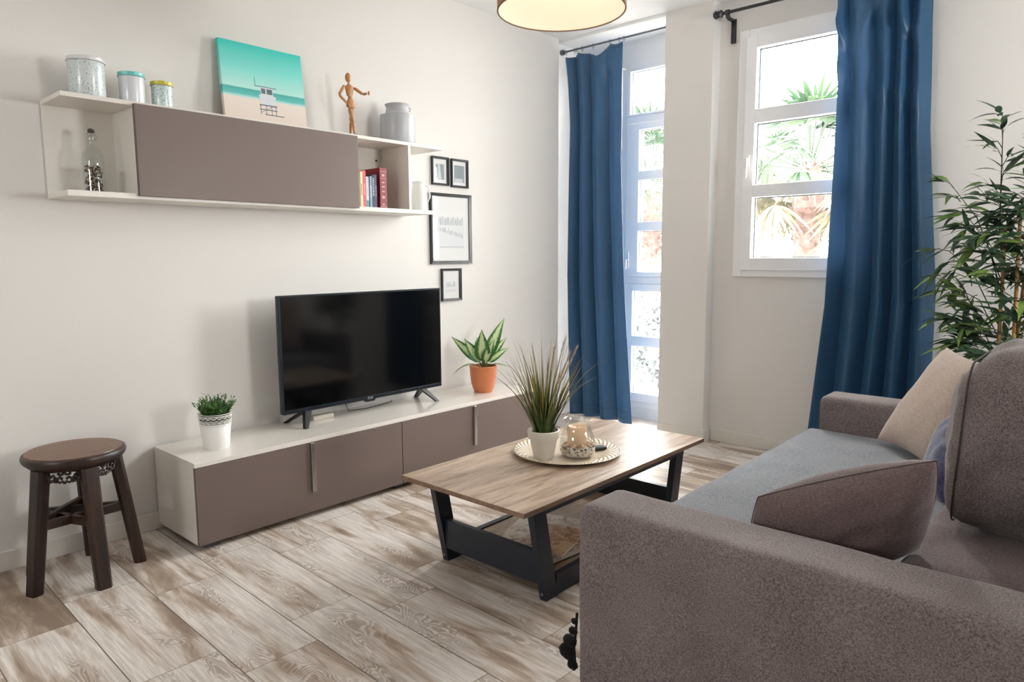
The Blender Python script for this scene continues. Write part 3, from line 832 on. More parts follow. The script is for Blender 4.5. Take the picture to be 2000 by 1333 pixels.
M['mannequin'] = oak_mat('pale_maple_wood', [(0.3, (156, 108, 66)), (.7, (190, 142, 96))], 'z', .4)
mannequin()

def milk_can():
    x, y = .135, 1.738; R_ = .112
    root = thing('milk_can', 'pale grey metal milk churn at the right end of the wall shelf', 'churn', (x, y, ST))
    r = .101
    pr = [(r * .98, 0), (r, .004), (r, .165)]
    for k in range(1, 7): pr.append((r - .034 * math.sin(k / 6 * PI / 2), .165 + .022 * (1 - math.cos(k / 6 * PI / 2))))
    pr += [(.063, .202), (.063, .214), (.070, .224), (.072, .228), (.068, .230)]
    b = MB().lathe((x, y, ST), pr, 64, True, False); b.build('body', M['churn'], root, smooth='auto', solid=.002)
    MB().lathe((x, y, ST), [(.061, .218), (.059, .222), (.03, .224), (0.001, .224)], 40, False).build('lid', M['churn_dark'], root, smooth=True)
    g = MB()
    for z in (.145, .148): g.lathe((x, y, ST), [(r + .0003, z), (r + .0014, z + .001), (r + .0003, z + .002)], 64, False)
    g.build('band', M['churn'], root, smooth=True)
    h = MB().tube([(x + .01, y + .076, ST + .222), (x + .012, y + .090, ST + .222), (x + .012, y + .088, ST + .206), (x + .012, y + .075, ST + .200)], .0028, 8)
    h.build('handle', M['churn'], root, smooth=True)
M['churn'] = plain('pale_grey_enamel', (176, 178, 184), 0.32, 0.03, 20); M['churn_dark'] = plain('grey_enamel_lid', (120, 122, 130), 0.4)
milk_can()

def bottle():
    x, y = .13, .108
    root = thing('glass_bottle', 'swing-top glass bottle of potpourri in the open left compartment', 'bottle', (x, y, SB))
    pr = [(.036, 0), (.040, .004), (.0405, .12), (.040, .145), (.036, .165), (.026, .185), (.017, .198), (.0145, .210), (.0145, .238), (.0165, .242), (.0165, .250)]
    MB().lathe((x, y, SB), pr, 40, True, False).build('bottle_body', M['jar_glass'], root, smooth='auto', solid=.0015)
    rnd = random.Random(4); g = [MB(), MB(), MB()]
    for i in range(120):
        a = rnd.random() * 2 * PI; rr = .033 * math.sqrt(rnd.random()); z = .008 + rnd.random() * .108
        rot = Matrix.Rotation(rnd.random() * 6, 3, 'X') @ Matrix.Rotation(rnd.random() * 6, 3, 'Z')
        g[min(2, int(rnd.random() * 3.4) % 3)].ellipsoid((x + rr * math.cos(a), y + rr * math.sin(a), SB + z), (rnd.uniform(.005, .009), rnd.uniform(.004, .007), rnd.uniform(.002, .004)), rot, 8, 5, .3)
    for m_, c_ in zip(g, ('pot_dark', 'pot_brown', 'pot_tan')):
        tag(m_.build('potpourri', M[c_], root), None, None, None, 'stuff')
    w_ = MB()
    for s in (-1, 1):
        w_.tube([(x, y + s * .015, SB + .212), (x, y + s * .021, SB + .232), (x, y + s * .018, SB + .255), (x, y, SB + .266)], .0013, 6)
        w_.tube([(x + .002, y + s * .0155, SB + .222), (x + .012, y + s * .014, SB + .235), (x + .018, y, SB + .248)], .0012, 6)
    w_.build('wire_bail', M['steel'], root)
    MB().lathe((x, y, SB + .250), [(.009, 0), (.014, .004), (.013, .012), (.006, .017)], 20, True, True).build('stopper', M['stopper'], root, smooth='auto')
M['jar_glass'] = glass_mat('bottle_glass', (.95, .965, .96), .10, .5)
M['stopper'] = plain('dark_stopper', (70, 64, 60), .4)
M['pot_dark'] = plain('dark_petals', (42, 26, 20), .8); M['pot_brown'] = plain('brown_petals', (92, 54, 36), .8); M['pot_tan'] = plain('tan_petals', (168, 134, 98), .8)
bottle()

def books():
    # (y start, thickness, height, depth, colour, label, lettering colour)
    data = [(1.412, .018, .196, .13, (222, 208, 178), 'slim cream book standing next to the taupe door', (120, 84, 60)),
            (1.4305, .022, .203, .13, (204, 84, 84), 'coral red book standing third from the left', (236, 180, 170)),
            (1.453, .022, .172, .125, (198, 206, 218), 'short pale book with a teal foot, right of the coral book', (90, 150, 160)),
            (1.4755, .016, .176, .125, (138, 162, 192), 'light blue book between the pale and the navy books', (232, 226, 236)),
            (1.492, .021, .184, .125, (22, 38, 62), 'navy book with light lettering down its spine', (196, 206, 214)),
            (1.5135, .017, .188, .12, (96, 92, 124), 'thin violet-grey book right of the navy book', (170, 190, 190)),
            (1.5385, .050, .226, .168, (130, 24, 38), 'thick dark red book with gilt bands, rightmost in the row', (222, 190, 176))]
    for k, (y, t, h, dp, c, label, tc) in enumerate(data):
        xf = .20 + (0.010 if k == 6 else 0) - .002 * (k % 3)
        xb = xf - dp
        root = thing('book', label, 'book', ((xf + xb) / 2, y + t / 2, SB), 'books on the wall shelf')
        m = plain('book_cover', c, .45, .08, 60)
        g = MB().box((xb, y, SB), (xf, y + .002, SB + h)).box((xb, y + t - .002, SB), (xf, y + t, SB + h)).box((xf - .003, y, SB), (xf, y + t, SB + h))
        g.build('cover', m, root, bevel=.0008)
        bx('pages', (xb + .004, y + .002, SB + .003), (xf - .003, y + t - .002, SB + h - .003), M['book_page'], root)
        lm = plain('spine_print', tc, .5)
        l = MB(); yc = y + t / 2
        if k == 6:
            for z in (.205, .168, .012):
                l2 = MB(); l2.box((xf, y + .003, SB + z), (xf + .0004, y + t - .003, SB + z + .0016)); l2.build('gilt_band', lm, root)
            for z, w_ in ((.184, .020), (.178, .016), (.142, .018), (.118, .020), (.092, .018), (.064, .020), (.056, .018), (.020, .016)):
                for q in range(3): l.box((xf, yc - w_ / 2 + q * w_ / 3, SB + z), (xf + .0004, yc - w_ / 2 + q * w_ / 3 + w_ / 4, SB + z + .007))
        elif k == 4:
            for q in range(10): l.box((xf, yc - .005, SB + .070 + q * .010), (xf + .0004, yc + .005 - .002 * (q % 2), SB + .070 + q * .010 + .0062))
        elif k == 2:
            l.box((xf, y + .002, SB + .004), (xf + .0004, y + t - .002, SB + .042))
        else:
            for q in range(7): l.box((xf, yc - t * .22, SB + h * .35 + q * .009), (xf + .0004, yc + t * .22, SB + h * .35 + q * .009 + .005))
        l.build('spine_lettering', lm, root)
books()

def vase():
    x, y = .205, 1.829
    pr = [(.046, 0), (.049, .003), (.049, .02), (.044, .09), (.036, .145), (.034, .150), (.037, .160), (.040, .165)]
    root = thing('pitcher', 'frosted white carafe on the open right end of the wall shelf', 'carafe', (x, y, SB))
    MB().lathe((x, y, SB), pr, 48, True, False).build('body', M['frosted'], root, smooth='auto', solid=.003)
    MB().lathe((x, y, SB), [(.038, .162), (.0415, .166), (.038, .168)], 40, False).build('rim', M['steel'], root, smooth=True)
    MB().tube([(x + .02, y + .036, SB + .150), (x + .03, y + .056, SB + .130), (x + .03, y + .060, SB + .08), (x + .02, y + .047, SB + .045)], .004, 8).build('handle', M['frosted'], root, smooth=True)
M['frosted'] = plain('frosted_white_glass', (226, 228, 226), .4, .02)
vase()

# ------------------------------------------------------------------ picture frames
def frame(label, y0, y1, z0, z1, fw, prt):
    root = thing('picture_frame', label, 'picture frame', (0.0, (y0 + y1) / 2, z0), 'black frames on the left wall')
    f = MB(); xa, xb = .001, .020
    o = [(y0, z0), (y1, z0), (y1, z1), (y0, z1)]; i_ = [(y0 + fw, z0 + fw), (y1 - fw, z0 + fw), (y1 - fw, z1 - fw), (y0 + fw, z1 - fw)]
    for k in range(4):
        a, b, c_, d = o[k], o[(k + 1) % 4], i_[(k + 1) % 4], i_[k]
        f.prism([(xa, *a), (xa, *b), (xa, *c_), (xa, *d)], [(xb, *a), (xb, *b), (xb - .008, *c_), (xb - .008, *d)])
    f.build('frame', M['frame_black'], root, bevel=.001)
    bx('mat_board', (.002, y0 + fw, z0 + fw), (.006, y1 - fw, z1 - fw), M['mat_board'], root)
    prt(root, y0 + fw, y1 - fw, z0 + fw, z1 - fw)
    bx('glazing', (.0095, y0 + fw, z0 + fw), (.0105, y1 - fw, z1 - fw), M['pic_glass'], root)
M['frame_black'] = plain('black_frame', (34, 38, 44), .28, .08)
M['mat_board'] = plain('white_mat', (222, 222, 222), .8, .02)
M['pic_glass'] = glass_mat('picture_glass', (.98, .98, .98), .02, .2)
M['ink_light'] = plain('light_grey_ink', (196, 200, 204), .8, .05, 40)
M['ink_mid'] = plain('mid_grey_ink', (138, 150, 156), .8, .12, 60)
def print_a(root, a, b, c_, d):
    g = MB(); g.box((.006, a + .02, c_ + .02), (.0064, b - .02, d - .03)); g.build('print', M['ink_light'], root)
    s = MB(); s.box((.0064, a + .025, c_ + .03), (.0067, a + .042, d - .035)); s.prism([(.0064, b - .045, c_ + .025), (.0064, b - .022, c_ + .025), (.0067, b - .022, c_ + .025), (.0067, b - .045, c_ + .025)], [(.0064, b - .058, d - .032), (.0064, b - .024, d - .032), (.0067, b - .024, d - .032), (.0067, b - .058, d - .032)])
    s.build('print_figures', M['ink_mid'], root)
def print_b(root, a, b, c_, d):
    MB().box((.006, a + .016, c_ + .02), (.0064, b - .016, d - .026)).build('print', M['ink_mid'], root)
    MB().box((.0064, a + .022, c_ + .02), (.0067, b - .03, c_ + .045)).build('print_shore', M['ink_light'], root)
def strokes(root, a, b, z, n, hmin, hmax, seed, slope=0, w_=.004):
    rnd = random.Random(seed); g = MB()
    for k in range(n):
        y = a + (b - a) * (k + rnd.uniform(.1, .6)) / n; h_ = rnd.uniform(hmin, hmax); zz = z + slope * (k / n); l = rnd.uniform(-.004, .004)
        g.prism([(.0062, y, zz), (.0062, y + w_, zz), (.0066, y + w_, zz), (.0066, y, zz)], [(.0062, y + l, zz + h_), (.0062, y + w_ + l, zz + h_), (.0066, y + w_ + l, zz + h_), (.0066, y + l, zz + h_)])
    return g
def print_c(root, a, b, c_, d):
    h = d - c_
    MB().box((.006, a + .045, c_ + h * .19), (.0062, b - .045, c_ + h * .68)).build('print', M['ink_pale'], root)
    g = strokes(root, a + .05, b - .055, c_ + h * .56, 17, .03, .055, 3)
    g2 = strokes(root, a + .05, b - .055, c_ + h * .47, 15, .02, .035, 8, -.05)
    g.v += []; base = len(g.v); g.v += g2.v; g.f += [[i + base for i in f] for f in g2.f]; g.uv += g2.uv; g.mi += g2.mi
    g.box((.0062, a + .05, c_ + h * .215), (.0065, b - .048, c_ + h * .222))
    g.build('print_fence', M['ink_mid'], root)
def print_d(root, a, b, c_, d):
    h = d - c_
    MB().box((.006, a + .02, c_ + h * .2), (.0062, b - .02, c_ + h * .62)).build('print', M['ink_pale'], root)
    g = strokes(root, a + .022, b - .03, c_ + h * .42, 8, .012, .035, 5, 0, .003); g.box((.0062, a + .022, c_ + h * .28), (.0065, b - .024, c_ + h * .29))
    g.build('print_boats', M['ink_mid'], root)
M['ink_pale'] = plain('pale_grey_ink', (214, 217, 219), .8, .03, 40)
frame('small black frame at the upper left of the frame cluster', 2.109, 2.254, 1.755, 1.936, .014, print_a)
frame('small black frame at the upper right of the frame cluster', 2.279, 2.430, 1.750, 1.935, .014, print_b)
frame('largest black frame, fence print, in the middle of the cluster', 2.087, 2.455, 1.247, 1.705, .020, print_c)
frame('small black frame lowest in the cluster, beside the television', 2.176, 2.354, 1.000, 1.216, .016, print_d)

# ------------------------------------------------------------------ plants on the cabinet
def lace_pot():
    x, y, z = .255, .505, .4071
    root = thing('potted_plant', 'small bushy green plant in a white lace-edged pot left of the television', 'potted plant', (x, y, z))
    r0, r1, h = .056, .073, .168
    pot = MB().lathe((x, y, z), [(r0, 0), (r0 + .001, .003), (r0 + (r1 - r0) * .72, h * .72)], 56, True, False)
    pot.build('pot', M['white'], root, smooth='auto', solid=.002)
    # pierced lace band
    L = MB()
    def rad(zz): return r0 + (r1 - r0) * zz / h
    def arc(phi0, z0, rr, a0, a1, n=8, tr=.0014):
        pts = []
        for i in range(n + 1):
            t = a0 + (a1 - a0) * i / n; zz = z0 + rr * math.sin(t); ph = phi0 + rr * math.cos(t) / .07; R1 = rad(zz) + .001
            pts.append((x + R1 * math.cos(ph), y + R1 * math.sin(ph), z + zz))
        L.tube(pts, tr, 5)
    N = 18
    for k in range(N):
        ph = 2 * PI * k / N
        arc(ph, h * .755, .0125, 0, PI); arc(ph, h * .755, .007, 0, PI); arc(ph, h * .74, .0125, -PI, 0, tr=.0018)
        arc(ph + PI / N, h * .93, .011, PI, 2 * PI); arc(ph + PI / N, h * .91, .0045, 0, 2 * PI, 10); arc(ph, h * .93, .004, 0, 2 * PI, 8)
    for zz in (.755, .945, .99):
        L.tube([(x + (rad(h * zz) + .001) * math.cos(2 * PI * k / 56), y + (rad(h * zz) + .001) * math.sin(2 * PI * k / 56), z + h * zz) for k in range(57)], .0018, 5, cap=False)
    L.build('lace_band', M['white'], root, smooth=True)
    MB().lathe((x, y, z), [(rad(h * .72) - .001, h * .70), (rad(h * .9) - .005, h * .90)], 40, False).build('inner_pot', M['pot_inner'], root, smooth=True)
    MB().lathe((x, y, z), [(.001, h * .86), (rad(h * .86) - .005, h * .86)], 30, False).build('soil', M['soil'], root)
    rnd = random.Random(9); g = MB(); st = MB()
    for i in range(95):
        a = rnd.random() * 2 * PI; sp = math.sqrt(rnd.random())
        d = Vector((math.cos(a) * sp * .75, math.sin(a) * sp * .75, 1)).normalized(); Ls = rnd.uniform(.07, .118) * (1 - .25 * sp)
        p0 = Vector((x + .045 * sp * math.cos(a), y + .045 * sp * math.sin(a), z + h * .87))
        p1 = p0 + d * Ls
        st.tube([p0, p1], .0009, 4)
        for q in range(10):
            t = .2 + .8 * q / 9; b_ = rnd.random() * 2 * PI
            dd = (d * .8 + Vector((math.cos(b_), math.sin(b_), .25)) * .9)
            g.leaf(p0.lerp(p1, t), dd, d, rnd.uniform(.016, .026), .0065, .3, 3)
    st.build('stems', M['stem'], root); g.build('foliage', M['boxwood'], root)
M['pot_inner'] = plain('grey_green_inner_pot', (90, 96, 84), .8)  # dull grey-green liner behind the lace band
M['stem'] = plain('green_stem', (70, 96, 44), .6)
M['boxwood'] = leaf_mat('bright_green_leaves', (32, 72, 26), (84, 132, 54), 30, .45, .2)
lace_pot()

def dieffenbachia():
    x, y, z = .262, 2.302, .4071
    root = thing('potted_plant', 'variegated green and cream plant in an orange pot right of the television', 'potted plant', (x, y, z))
    pr = [(.064, 0), (.069, .004), (.070, .014), (.078, .022), (.090, .06), (.098, .11), (.102, .168), (.104, .172), (.100, .174), (.097, .168)]
    pr = [(r * .86, q) for r, q in pr]
    MB().lathe((x, y, z), pr, 56, True, False).build('pot', M['terracotta'], root, smooth='auto', solid=.003)
    MB().lathe((x, y, z), [(.001, .150), (.080, .150)], 30, False).build('soil', M['soil'], root)
    g = MB(); st = MB(); st.tube([(x, y, z + .14), (x + .004, y, z + .25)], .009, 8)
    # toward screen right is about (+.74,+.67); away from camera (-.67,.74)
    rt = Vector((.743, .669, 0)); fw = Vector((-.669, .743, 0)); up = Vector((0, 0, 1))
    L = [(-.02, -.4, 1.0, .25, .105, .25, 0), (-.85, -.1, .85, .30, .065, .75, 0), (-.45, -.35, .75, .21, .08, .45, 0), (.42, .05, 1.0, .37, .085, .45, 0), (.65, .3, .8, .27, .055, .35, 0),
         (-1, -.3, .12, .19, .052, .6, 0), (1, -.1, .10, .17, .036, .3, 0), (.28, -.45, .75, .19, .07, .5, 0), (-.25, .5, 1, .24, .075, .5, 0), (.7, -.1, .55, .20, .05, .6, 0)]
    for a, b_, c_, ln, wd, bd, lift in L:
        d = (rt * a + fw * b_ + up * c_).normalized()
        p0 = Vector((x, y, z + .15)); p1 = p0 + (d + up * .6).normalized() * .055
        st.tube([p0, p1], [.004, .0025], 6)
        g.leaf(p1, d, (-fw if c_ > .4 else up) + up * .25, ln * .86, wd, bd, 9, shape=.85, cup=.25)
    st.build('stems', M['stem'], root); g.build('foliage', uv_leaf_mat('variegated_leaves', (52, 104, 46), (196, 210, 158), .30), root, smooth=True)
dieffenbachia()

# ------------------------------------------------------------------ coffee table
TZ = .41
def coffee_table():
    x0, x1, y0, y1 = 1.254, 1.919, .802, 2.142
    root = thing('coffee_table', 'oak-topped coffee table with slanted black legs in front of the sofa', 'table', ((x0 + x1) / 2, (y0 + y1) / 2, 0))
    top = MB().box((x0, y0, TZ - .019), (x1, y1, TZ)); o = top.build('tabletop', [M['oak'], M['oak_edge']], root, bevel=.0012)
    me = o.data
    for p in me.polygons:
        if abs(p.normal.z) < .5: p.material_index = 1
    X = ((1.298, 1.330), (1.838, 1.870)); zt = TZ - .0195; W = .072
    for xa, xb in X:
        for ya_t, ya_b, s in ((.905, .985, 1), (2.040, 1.960, -1)):
            lo = min(ya_b, ya_b + s * W); hi = max(ya_b, ya_b + s * W); lt = min(ya_t, ya_t + s * W); ht = max(ya_t, ya_t + s * W)
            MB().prism([(xa, lo, 0), (xb, lo, 0), (xb, hi, 0), (xa, hi, 0)], [(xa, lt, zt), (xb, lt, zt), (xb, ht, zt), (xa, ht, zt)]).build('leg', M['tablestand'], root, bevel=.002)
    for xa, xb in ((1.302, 1.328), (1.842, 1.868)):
        bx('side_rail', (xa, .975, zt - .045), (xb, 1.97, zt), M['tablestand'], root)
        bx('bottom_rail', (xa, 1.05, .004), (xb, 1.895, .085), M['tablestand'], root)
    for ya, yb in ((.93, .955), (1.985, 2.01)):
        bx('end_rail', (X[0][1] - .003, ya, zt - .032), (X[1][0], yb, zt), M['tablestand'], root)
    for ya, yb in ((.972, .994), (1.951, 1.973)):
        bx('end_board', (X[0][1] - .004, ya, .066), (X[1][0] + .004, yb, .192), M['tablestand'], root)
    bx('shelf_board', (1.3285, .9945, .060), (1.8415, 1.9505, .078), M['oak'], root)
    for x in (1.314, 1.854):
        MB().tube([(x, .986, .028), (x, .977, .028)], .006, 12).build('bolt', M['steel'], root)
coffee_table()
def magazine(label, cx, cy, z, w_, l_, t_, rot, c, seed):
    root = thing('magazine', label, 'magazine', (cx, cy, z), 'magazines on the lower shelf of the coffee table')
    rot = Matrix.Rotation(rot, 3, 'Z')
    def tr(m):
        for v in m.v:
            q = rot @ Vector((v.x, v.y, 0)); v.z += z; v.x, v.y = cx + q.x, cy + q.y
        return m
    n = 10; vs = []; fs = []
    pg = MB()
    for layer in (0, 1):
        for i in range(n + 1):
            u = i / n
            for j in (0, 1):
                pg_z = (t_ - .0012 if layer else 0) + .004 * math.sin(u * PI) * layer
                vs.append((-w_ / 2 + w_ * u, (-l_ / 2, l_ / 2)[j], pg_z))
    m = (n + 1) * 2
    for i in range(n):
        a = i * 2; fs += [(a, a + 1, a + 3, a + 2), (m + a, m + a + 2, m + a + 3, m + a + 1), (a, a + 2, m + a + 2, m + a), (a + 1, m + a + 1, m + a + 3, a + 3)]
    fs += [(0, m, m + 1, 1), (2 * n, 2 * n + 1, m + 2 * n + 1, m + 2 * n)]
    tr(pg.add(vs, fs)).build('pages', M['book_page'], root)
    cv = MB(); vs2 = []
    for i in range(n + 1):
        u = i / n
        for j in (0, 1): vs2.append((-w_ / 2 + w_ * u, (-l_ / 2, l_ / 2)[j], t_ - .0009 + .004 * math.sin(u * PI)))
    cv.add(vs2, [(i * 2, i * 2 + 2, i * 2 + 3, i * 2 + 1) for i in range(n)])
    a = NT('cover_photo'); nn = a.noise(a.coord(), 14 + seed, 3, .6, 1.2)
    cm = a.done(a.bsdf(a.ramp(nn, [(.3, s2l(c[0])), (.46, s2l(c[1])), (.6, s2l(c[2]))]), .28))
    tr(cv).build('cover', cm, root, solid=.0006)
SZ = .0782
magazine('large pale magazine lying flat on the lower shelf near the front board', 1.56, 1.33, SZ, .30, .42, .007, R(20), ((120, 60, 48), (206, 194, 178), (220, 210, 198)), 1)
magazine('stacked magazine with red page edges at the right side of the lower shelf', 1.70, 1.16, SZ + .0125, .22, .29, .022, R(-6), ((112, 38, 32), (178, 140, 108), (214, 200, 182)), 5)
magazine('topmost tan magazine of the stack on the lower shelf', 1.70, 1.23, SZ + .041, .21, .28, .009, R(14), ((88, 48, 34), (176, 134, 98), (204, 176, 142)), 9)

# ------------------------------------------------------------------ plate and things on it
PC = (1.566, 1.505)
def plate():
    root = thing('serving_plate', 'round cream charger plate with embossed rim on the coffee table', 'plate', (PC[0], PC[1], TZ + .0002))
    r = .242; z = TZ + .0002
    pr = [(.150, 0), (.160, .002), (.200, .010), (r, .016), (r + .001, .0175), (r - .004, .0185), (.198, .0135), (.192, .012), (.165, .006), (.155, .0048), (.001, .0048)]
    a = NT('embossed_cream_glaze'); co = a.coord(); x, y, zz = a.sep(co)
    ang = a.math('ARCTAN2', y, x); rad = a.math('SQRT', a.math('ADD', a.math('MULTIPLY', x, x), a.math('MULTIPLY', y, y)))
    h1 = a.math('MULTIPLY', a.math('SINE', a.math('MULTIPLY', ang, 44.0)), a.math('SINE', a.math('MULTIPLY', rad, 260.0)))
    mask = a.ramp(rad, [(.192, (0, 0, 0)), (.200, (1, 1, 1)), (.236, (1, 1, 1)), (.240, (0, 0, 0))])
    h2 = a.math('MULTIPLY', h1, mask)
    n = a.noise(co, 40, 3)
    col = a.mix(n, s2l((196, 178, 154)), s2l((218, 204, 184)))
    mt = a.done(a.bsdf(col, .32, a.bump(h2, .7, .004), Metallic=.15))
    MB().lathe((PC[0], PC[1], z), pr, 96, True, False).build('dish', mt, root, smooth='auto', angle=50)
    b = MB()
    for k in range(96):
        t = 2 * PI * k / 96; b.ellipsoid((PC[0] + (r - .004) * math.cos(t), PC[1] + (r - .004) * math.sin(t), z + .0185), (.0035, .0035, .002), None, 6, 4)
    b.build('beaded_rim', mt, root, smooth=True)
plate()
PZ = TZ + .0052
def grass_pot():
    x, y = 1.545, 1.365
    root = thing('potted_grass', 'ornamental grass with feathery plumes in a cream pot on the plate', 'potted plant', (x, y, PZ))
    pr = [(.041, 0), (.044, .003), (.061, .088), (.068, .090), (.072, .120), (.071, .124), (.064, .126), (.061, .110)]
    MB().lathe((x, y, PZ), pr, 56, True, False).build('pot', M['cream'], root, smooth='auto', angle=30)
    MB().lathe((x, y, PZ), [(.001, .108), (.061, .108)], 30, False).build('soil', M['soil'], root)
    rnd = random.Random(12); g = MB(); pl = MB(); ps = MB()
    for i in range(140):
        a = rnd.random() * 2 * PI; sp = rnd.random() ** .8
        tilt = sp * .95 + rnd.uniform(0, .08)
        rr = .036 * math.sqrt(rnd.random())
        p0 = Vector((x + rr * math.cos(a), y + rr * math.sin(a), PZ + .105))
        Ln = rnd.uniform(.20, .50) * (1 - .15 * sp); wd = rnd.uniform(.0065, .0115)
        out = Vector((math.cos(a), math.sin(a), 0)); s = out.cross(Vector((0, 0, 1)))
        n = 7; vs = []; uv = []; fs = []; curl = rnd.uniform(.0, .9) * (0.4 + sp)
        p = p0.copy(); th = tilt * .5
        for k in range(n + 1):
            t = k / n; ww = wd * .5 * (1 - t ** 2.2) + .0003
            tw = s * math.cos(t * 1.2) + out * math.sin(t * 1.2) * .5
            vs += [p - tw * ww, p + tw * ww]; uv += [(0, t), (1, t)]
            th2 = th + curl * t * t
            p = p + (out * math.sin(th2) + Vector((0, 0, 1)) * math.cos(th2)) * (Ln / n)
        for k in range(n): fs.append((2 * k, 2 * k + 1, 2 * k + 3, 2 * k + 2))
        g.add(vs, fs, uv)
    rt = Vector((.743, .669, 0)); up = Vector((0, 0, 1)); fw = Vector((-.669, .743, 0))
    for tip, f_ in (((.05, .02, .43), 1), ((.02, .0, .37), 1), ((.11, -.02, .40), 1), ((.095, .03, .46), .8), ((-.05, .0, .44), .7), ((.14, -.01, .42), .9)):
        p0 = Vector((x, y, PZ + .11)); tp = p0 + rt * tip[0] + fw * tip[1] + up * (tip[2] - .05)
        mid = p0.lerp(tp, .5) + up * .03
        ps.tube([p0, mid, tp], .0012, 5)
        d = (tp - mid).normalized()
        for q in range(150):
            t = rnd.random(); b_ = rnd.random() * 2 * PI
            c0 = mid.lerp(tp, t * 1.0)
            dd = d * 1.6 + Vector((math.cos(b_), math.sin(b_), 0)) * .45
            pl.leaf(c0, dd, d.orthogonal(), rnd.uniform(.022, .040) * f_, .0046, .1, 2)
    a = NT('grass_blades'); u, v, _ = a.sep(a.coord('UV'))
    n = a.noise(a.coord(), 45, 1)
    base = a.mix(n, s2l((24, 42, 22)), s2l((80, 100, 40)))
    col = a.mix(a.ramp(v, [(.40, (0, 0, 0)), (.95, (1, 1, 1))]), base, s2l((176, 158, 88)))
    g.build('grass_blades', a.done(a.bsdf(col, .5)), root)
    ps.build('plume_stems', M['stem'], root); pl.build('plumes', M['plume'], root)
M['plume'] = leaf_mat('pinkish_plumes', (196, 176, 156), (222, 204, 184), 20, .9, .3)
grass_pot()
def jar():
    x, y = 1.640, 1.487
    root = thing('glass_jar', 'rounded glass jar of pebbles, shells and a candle on the plate', 'jar', (x, y, PZ))
    pr = [(.058, 0), (.070, .004), (.078, .022), (.080, .048), (.076, .080), (.064, .112), (.056, .134), (.0555, .148), (.060, .160), (.064, .167)]
    MB().lathe((x, y, PZ), pr, 56, True, False).build('jar_glass', M['jar_clear'], root, smooth='auto', solid=.002)
    MB().lathe((x, y, PZ), [(.053, .006), (.066, .009), (.0715, .024), (.0725, .040), (.001, .044)], 40, True).build('sand', M['peb_white'], root, smooth=True)
    rnd = random.Random(3)
    mbs = [MB(), MB(), MB(), MB()]
    for i in range(420):
        a = rnd.random() * 2 * PI; z = .007 + rnd.random() * .042; rm = .071 if z > .015 else .062; rr = rm * rnd.uniform(.93, 1.03) if z < .045 else rm * math.sqrt(rnd.random())
        rot = Matrix.Rotation(rnd.random() * 6, 3, 'X') @ Matrix.Rotation(rnd.random() * 6, 3, 'Z')
        mbs[rnd.choice((0, 0, 0, 0, 1, 1, 1, 2, 3))].ellipsoid((x + rr * math.cos(a), y + rr * math.sin(a), PZ + z), (rnd.uniform(.004, .0075), rnd.uniform(.004, .007), rnd.uniform(.003, .005)), rot, 7, 5, .2)
    for m_, c_ in zip(mbs, ('peb_white', 'peb_tan', 'peb_grey', 'peb_dark')): tag(m_.build('pebbles', M[c_], root), kind='stuff')
    sh = MB()
    for k in range(9):
        a = 2 * PI * k / 9 + .2
        rot = Matrix.Rotation(a, 3, 'Z') @ Matrix.Rotation(.5, 3, 'Y')
        c_ = (x + .053 * math.cos(a), y + .053 * math.sin(a), PZ + .055)
        sh.ellipsoid(c_, (.012, .009, .005), rot, 10, 6, .3)
    tag(sh.build('shells', M['shell'], root, smooth=True), 'small orange-pink shells')
    MB().lathe((x - .004, y, PZ + .046), [(.040, 0), (.043, .004), (.043, .075), (.038, .088), (.030, .082), (.001, .078)], 36, True, False).build('candle', M['wax'], root, smooth='auto')
    MB().tube([(x - .004, y, PZ + .122), (x - .003, y, PZ + .136)], .0012, 5).build('wick', M['black'], root)
M['jar_clear'] = glass_mat('jar_glass_clear', (.98, .985, .985), .09, 1.3)
M['peb_white'] = plain('white_pebbles', (220, 214, 202), .6); M['peb_tan'] = plain('tan_pebbles', (180, 150, 112), .6); M['peb_grey'] = plain('grey_pebbles', (132, 128, 122), .6); M['peb_dark'] = plain('dark_pebbles', (74, 66, 62), .6)
M['shell'] = plain('peach_shell', (216, 170, 136), .4, .2, 200); M['wax'] = plain('cream_wax', (228, 200, 164), .5, .05, 20, Subsurface_Weight=0.2)
jar()
def remote():
    x, y = 1.655, 1.612
    root = thing('remote_control', 'small dark key fob lying on the plate right of the jar', 'remote', (x, y, PZ))
    rot = Matrix.Rotation(R(62), 3, 'Z')
    def T(m, z=0):
        for v in m.v:
            q = rot @ Vector((v.x, v.y, 0)); v.x, v.y, v.z = x + q.x, y + q.y, v.z + PZ + z
        return m
    T(MB().box((-.045, -.019, 0), (.045, .019, .018))).build('body', M['black'], root, bevel=.006, seg=3)
    for i in range(4):
        for j in range(2):
            T(MB().box((-.034 + i * .017, -.012 + j * .014, .018), (-.024 + i * .017, -.003 + j * .014, .0195))).build('button', M['grey_foot'], root, bevel=.001)
    T(MB().tube([(.045, 0, .004), (.065, .006, .003), (.085, -.002, .003)], .003, 6)).build('strap', M['cord_tan'], root)
M['cord_tan'] = plain('tan_strap', (150, 122, 92), .7)
remote()

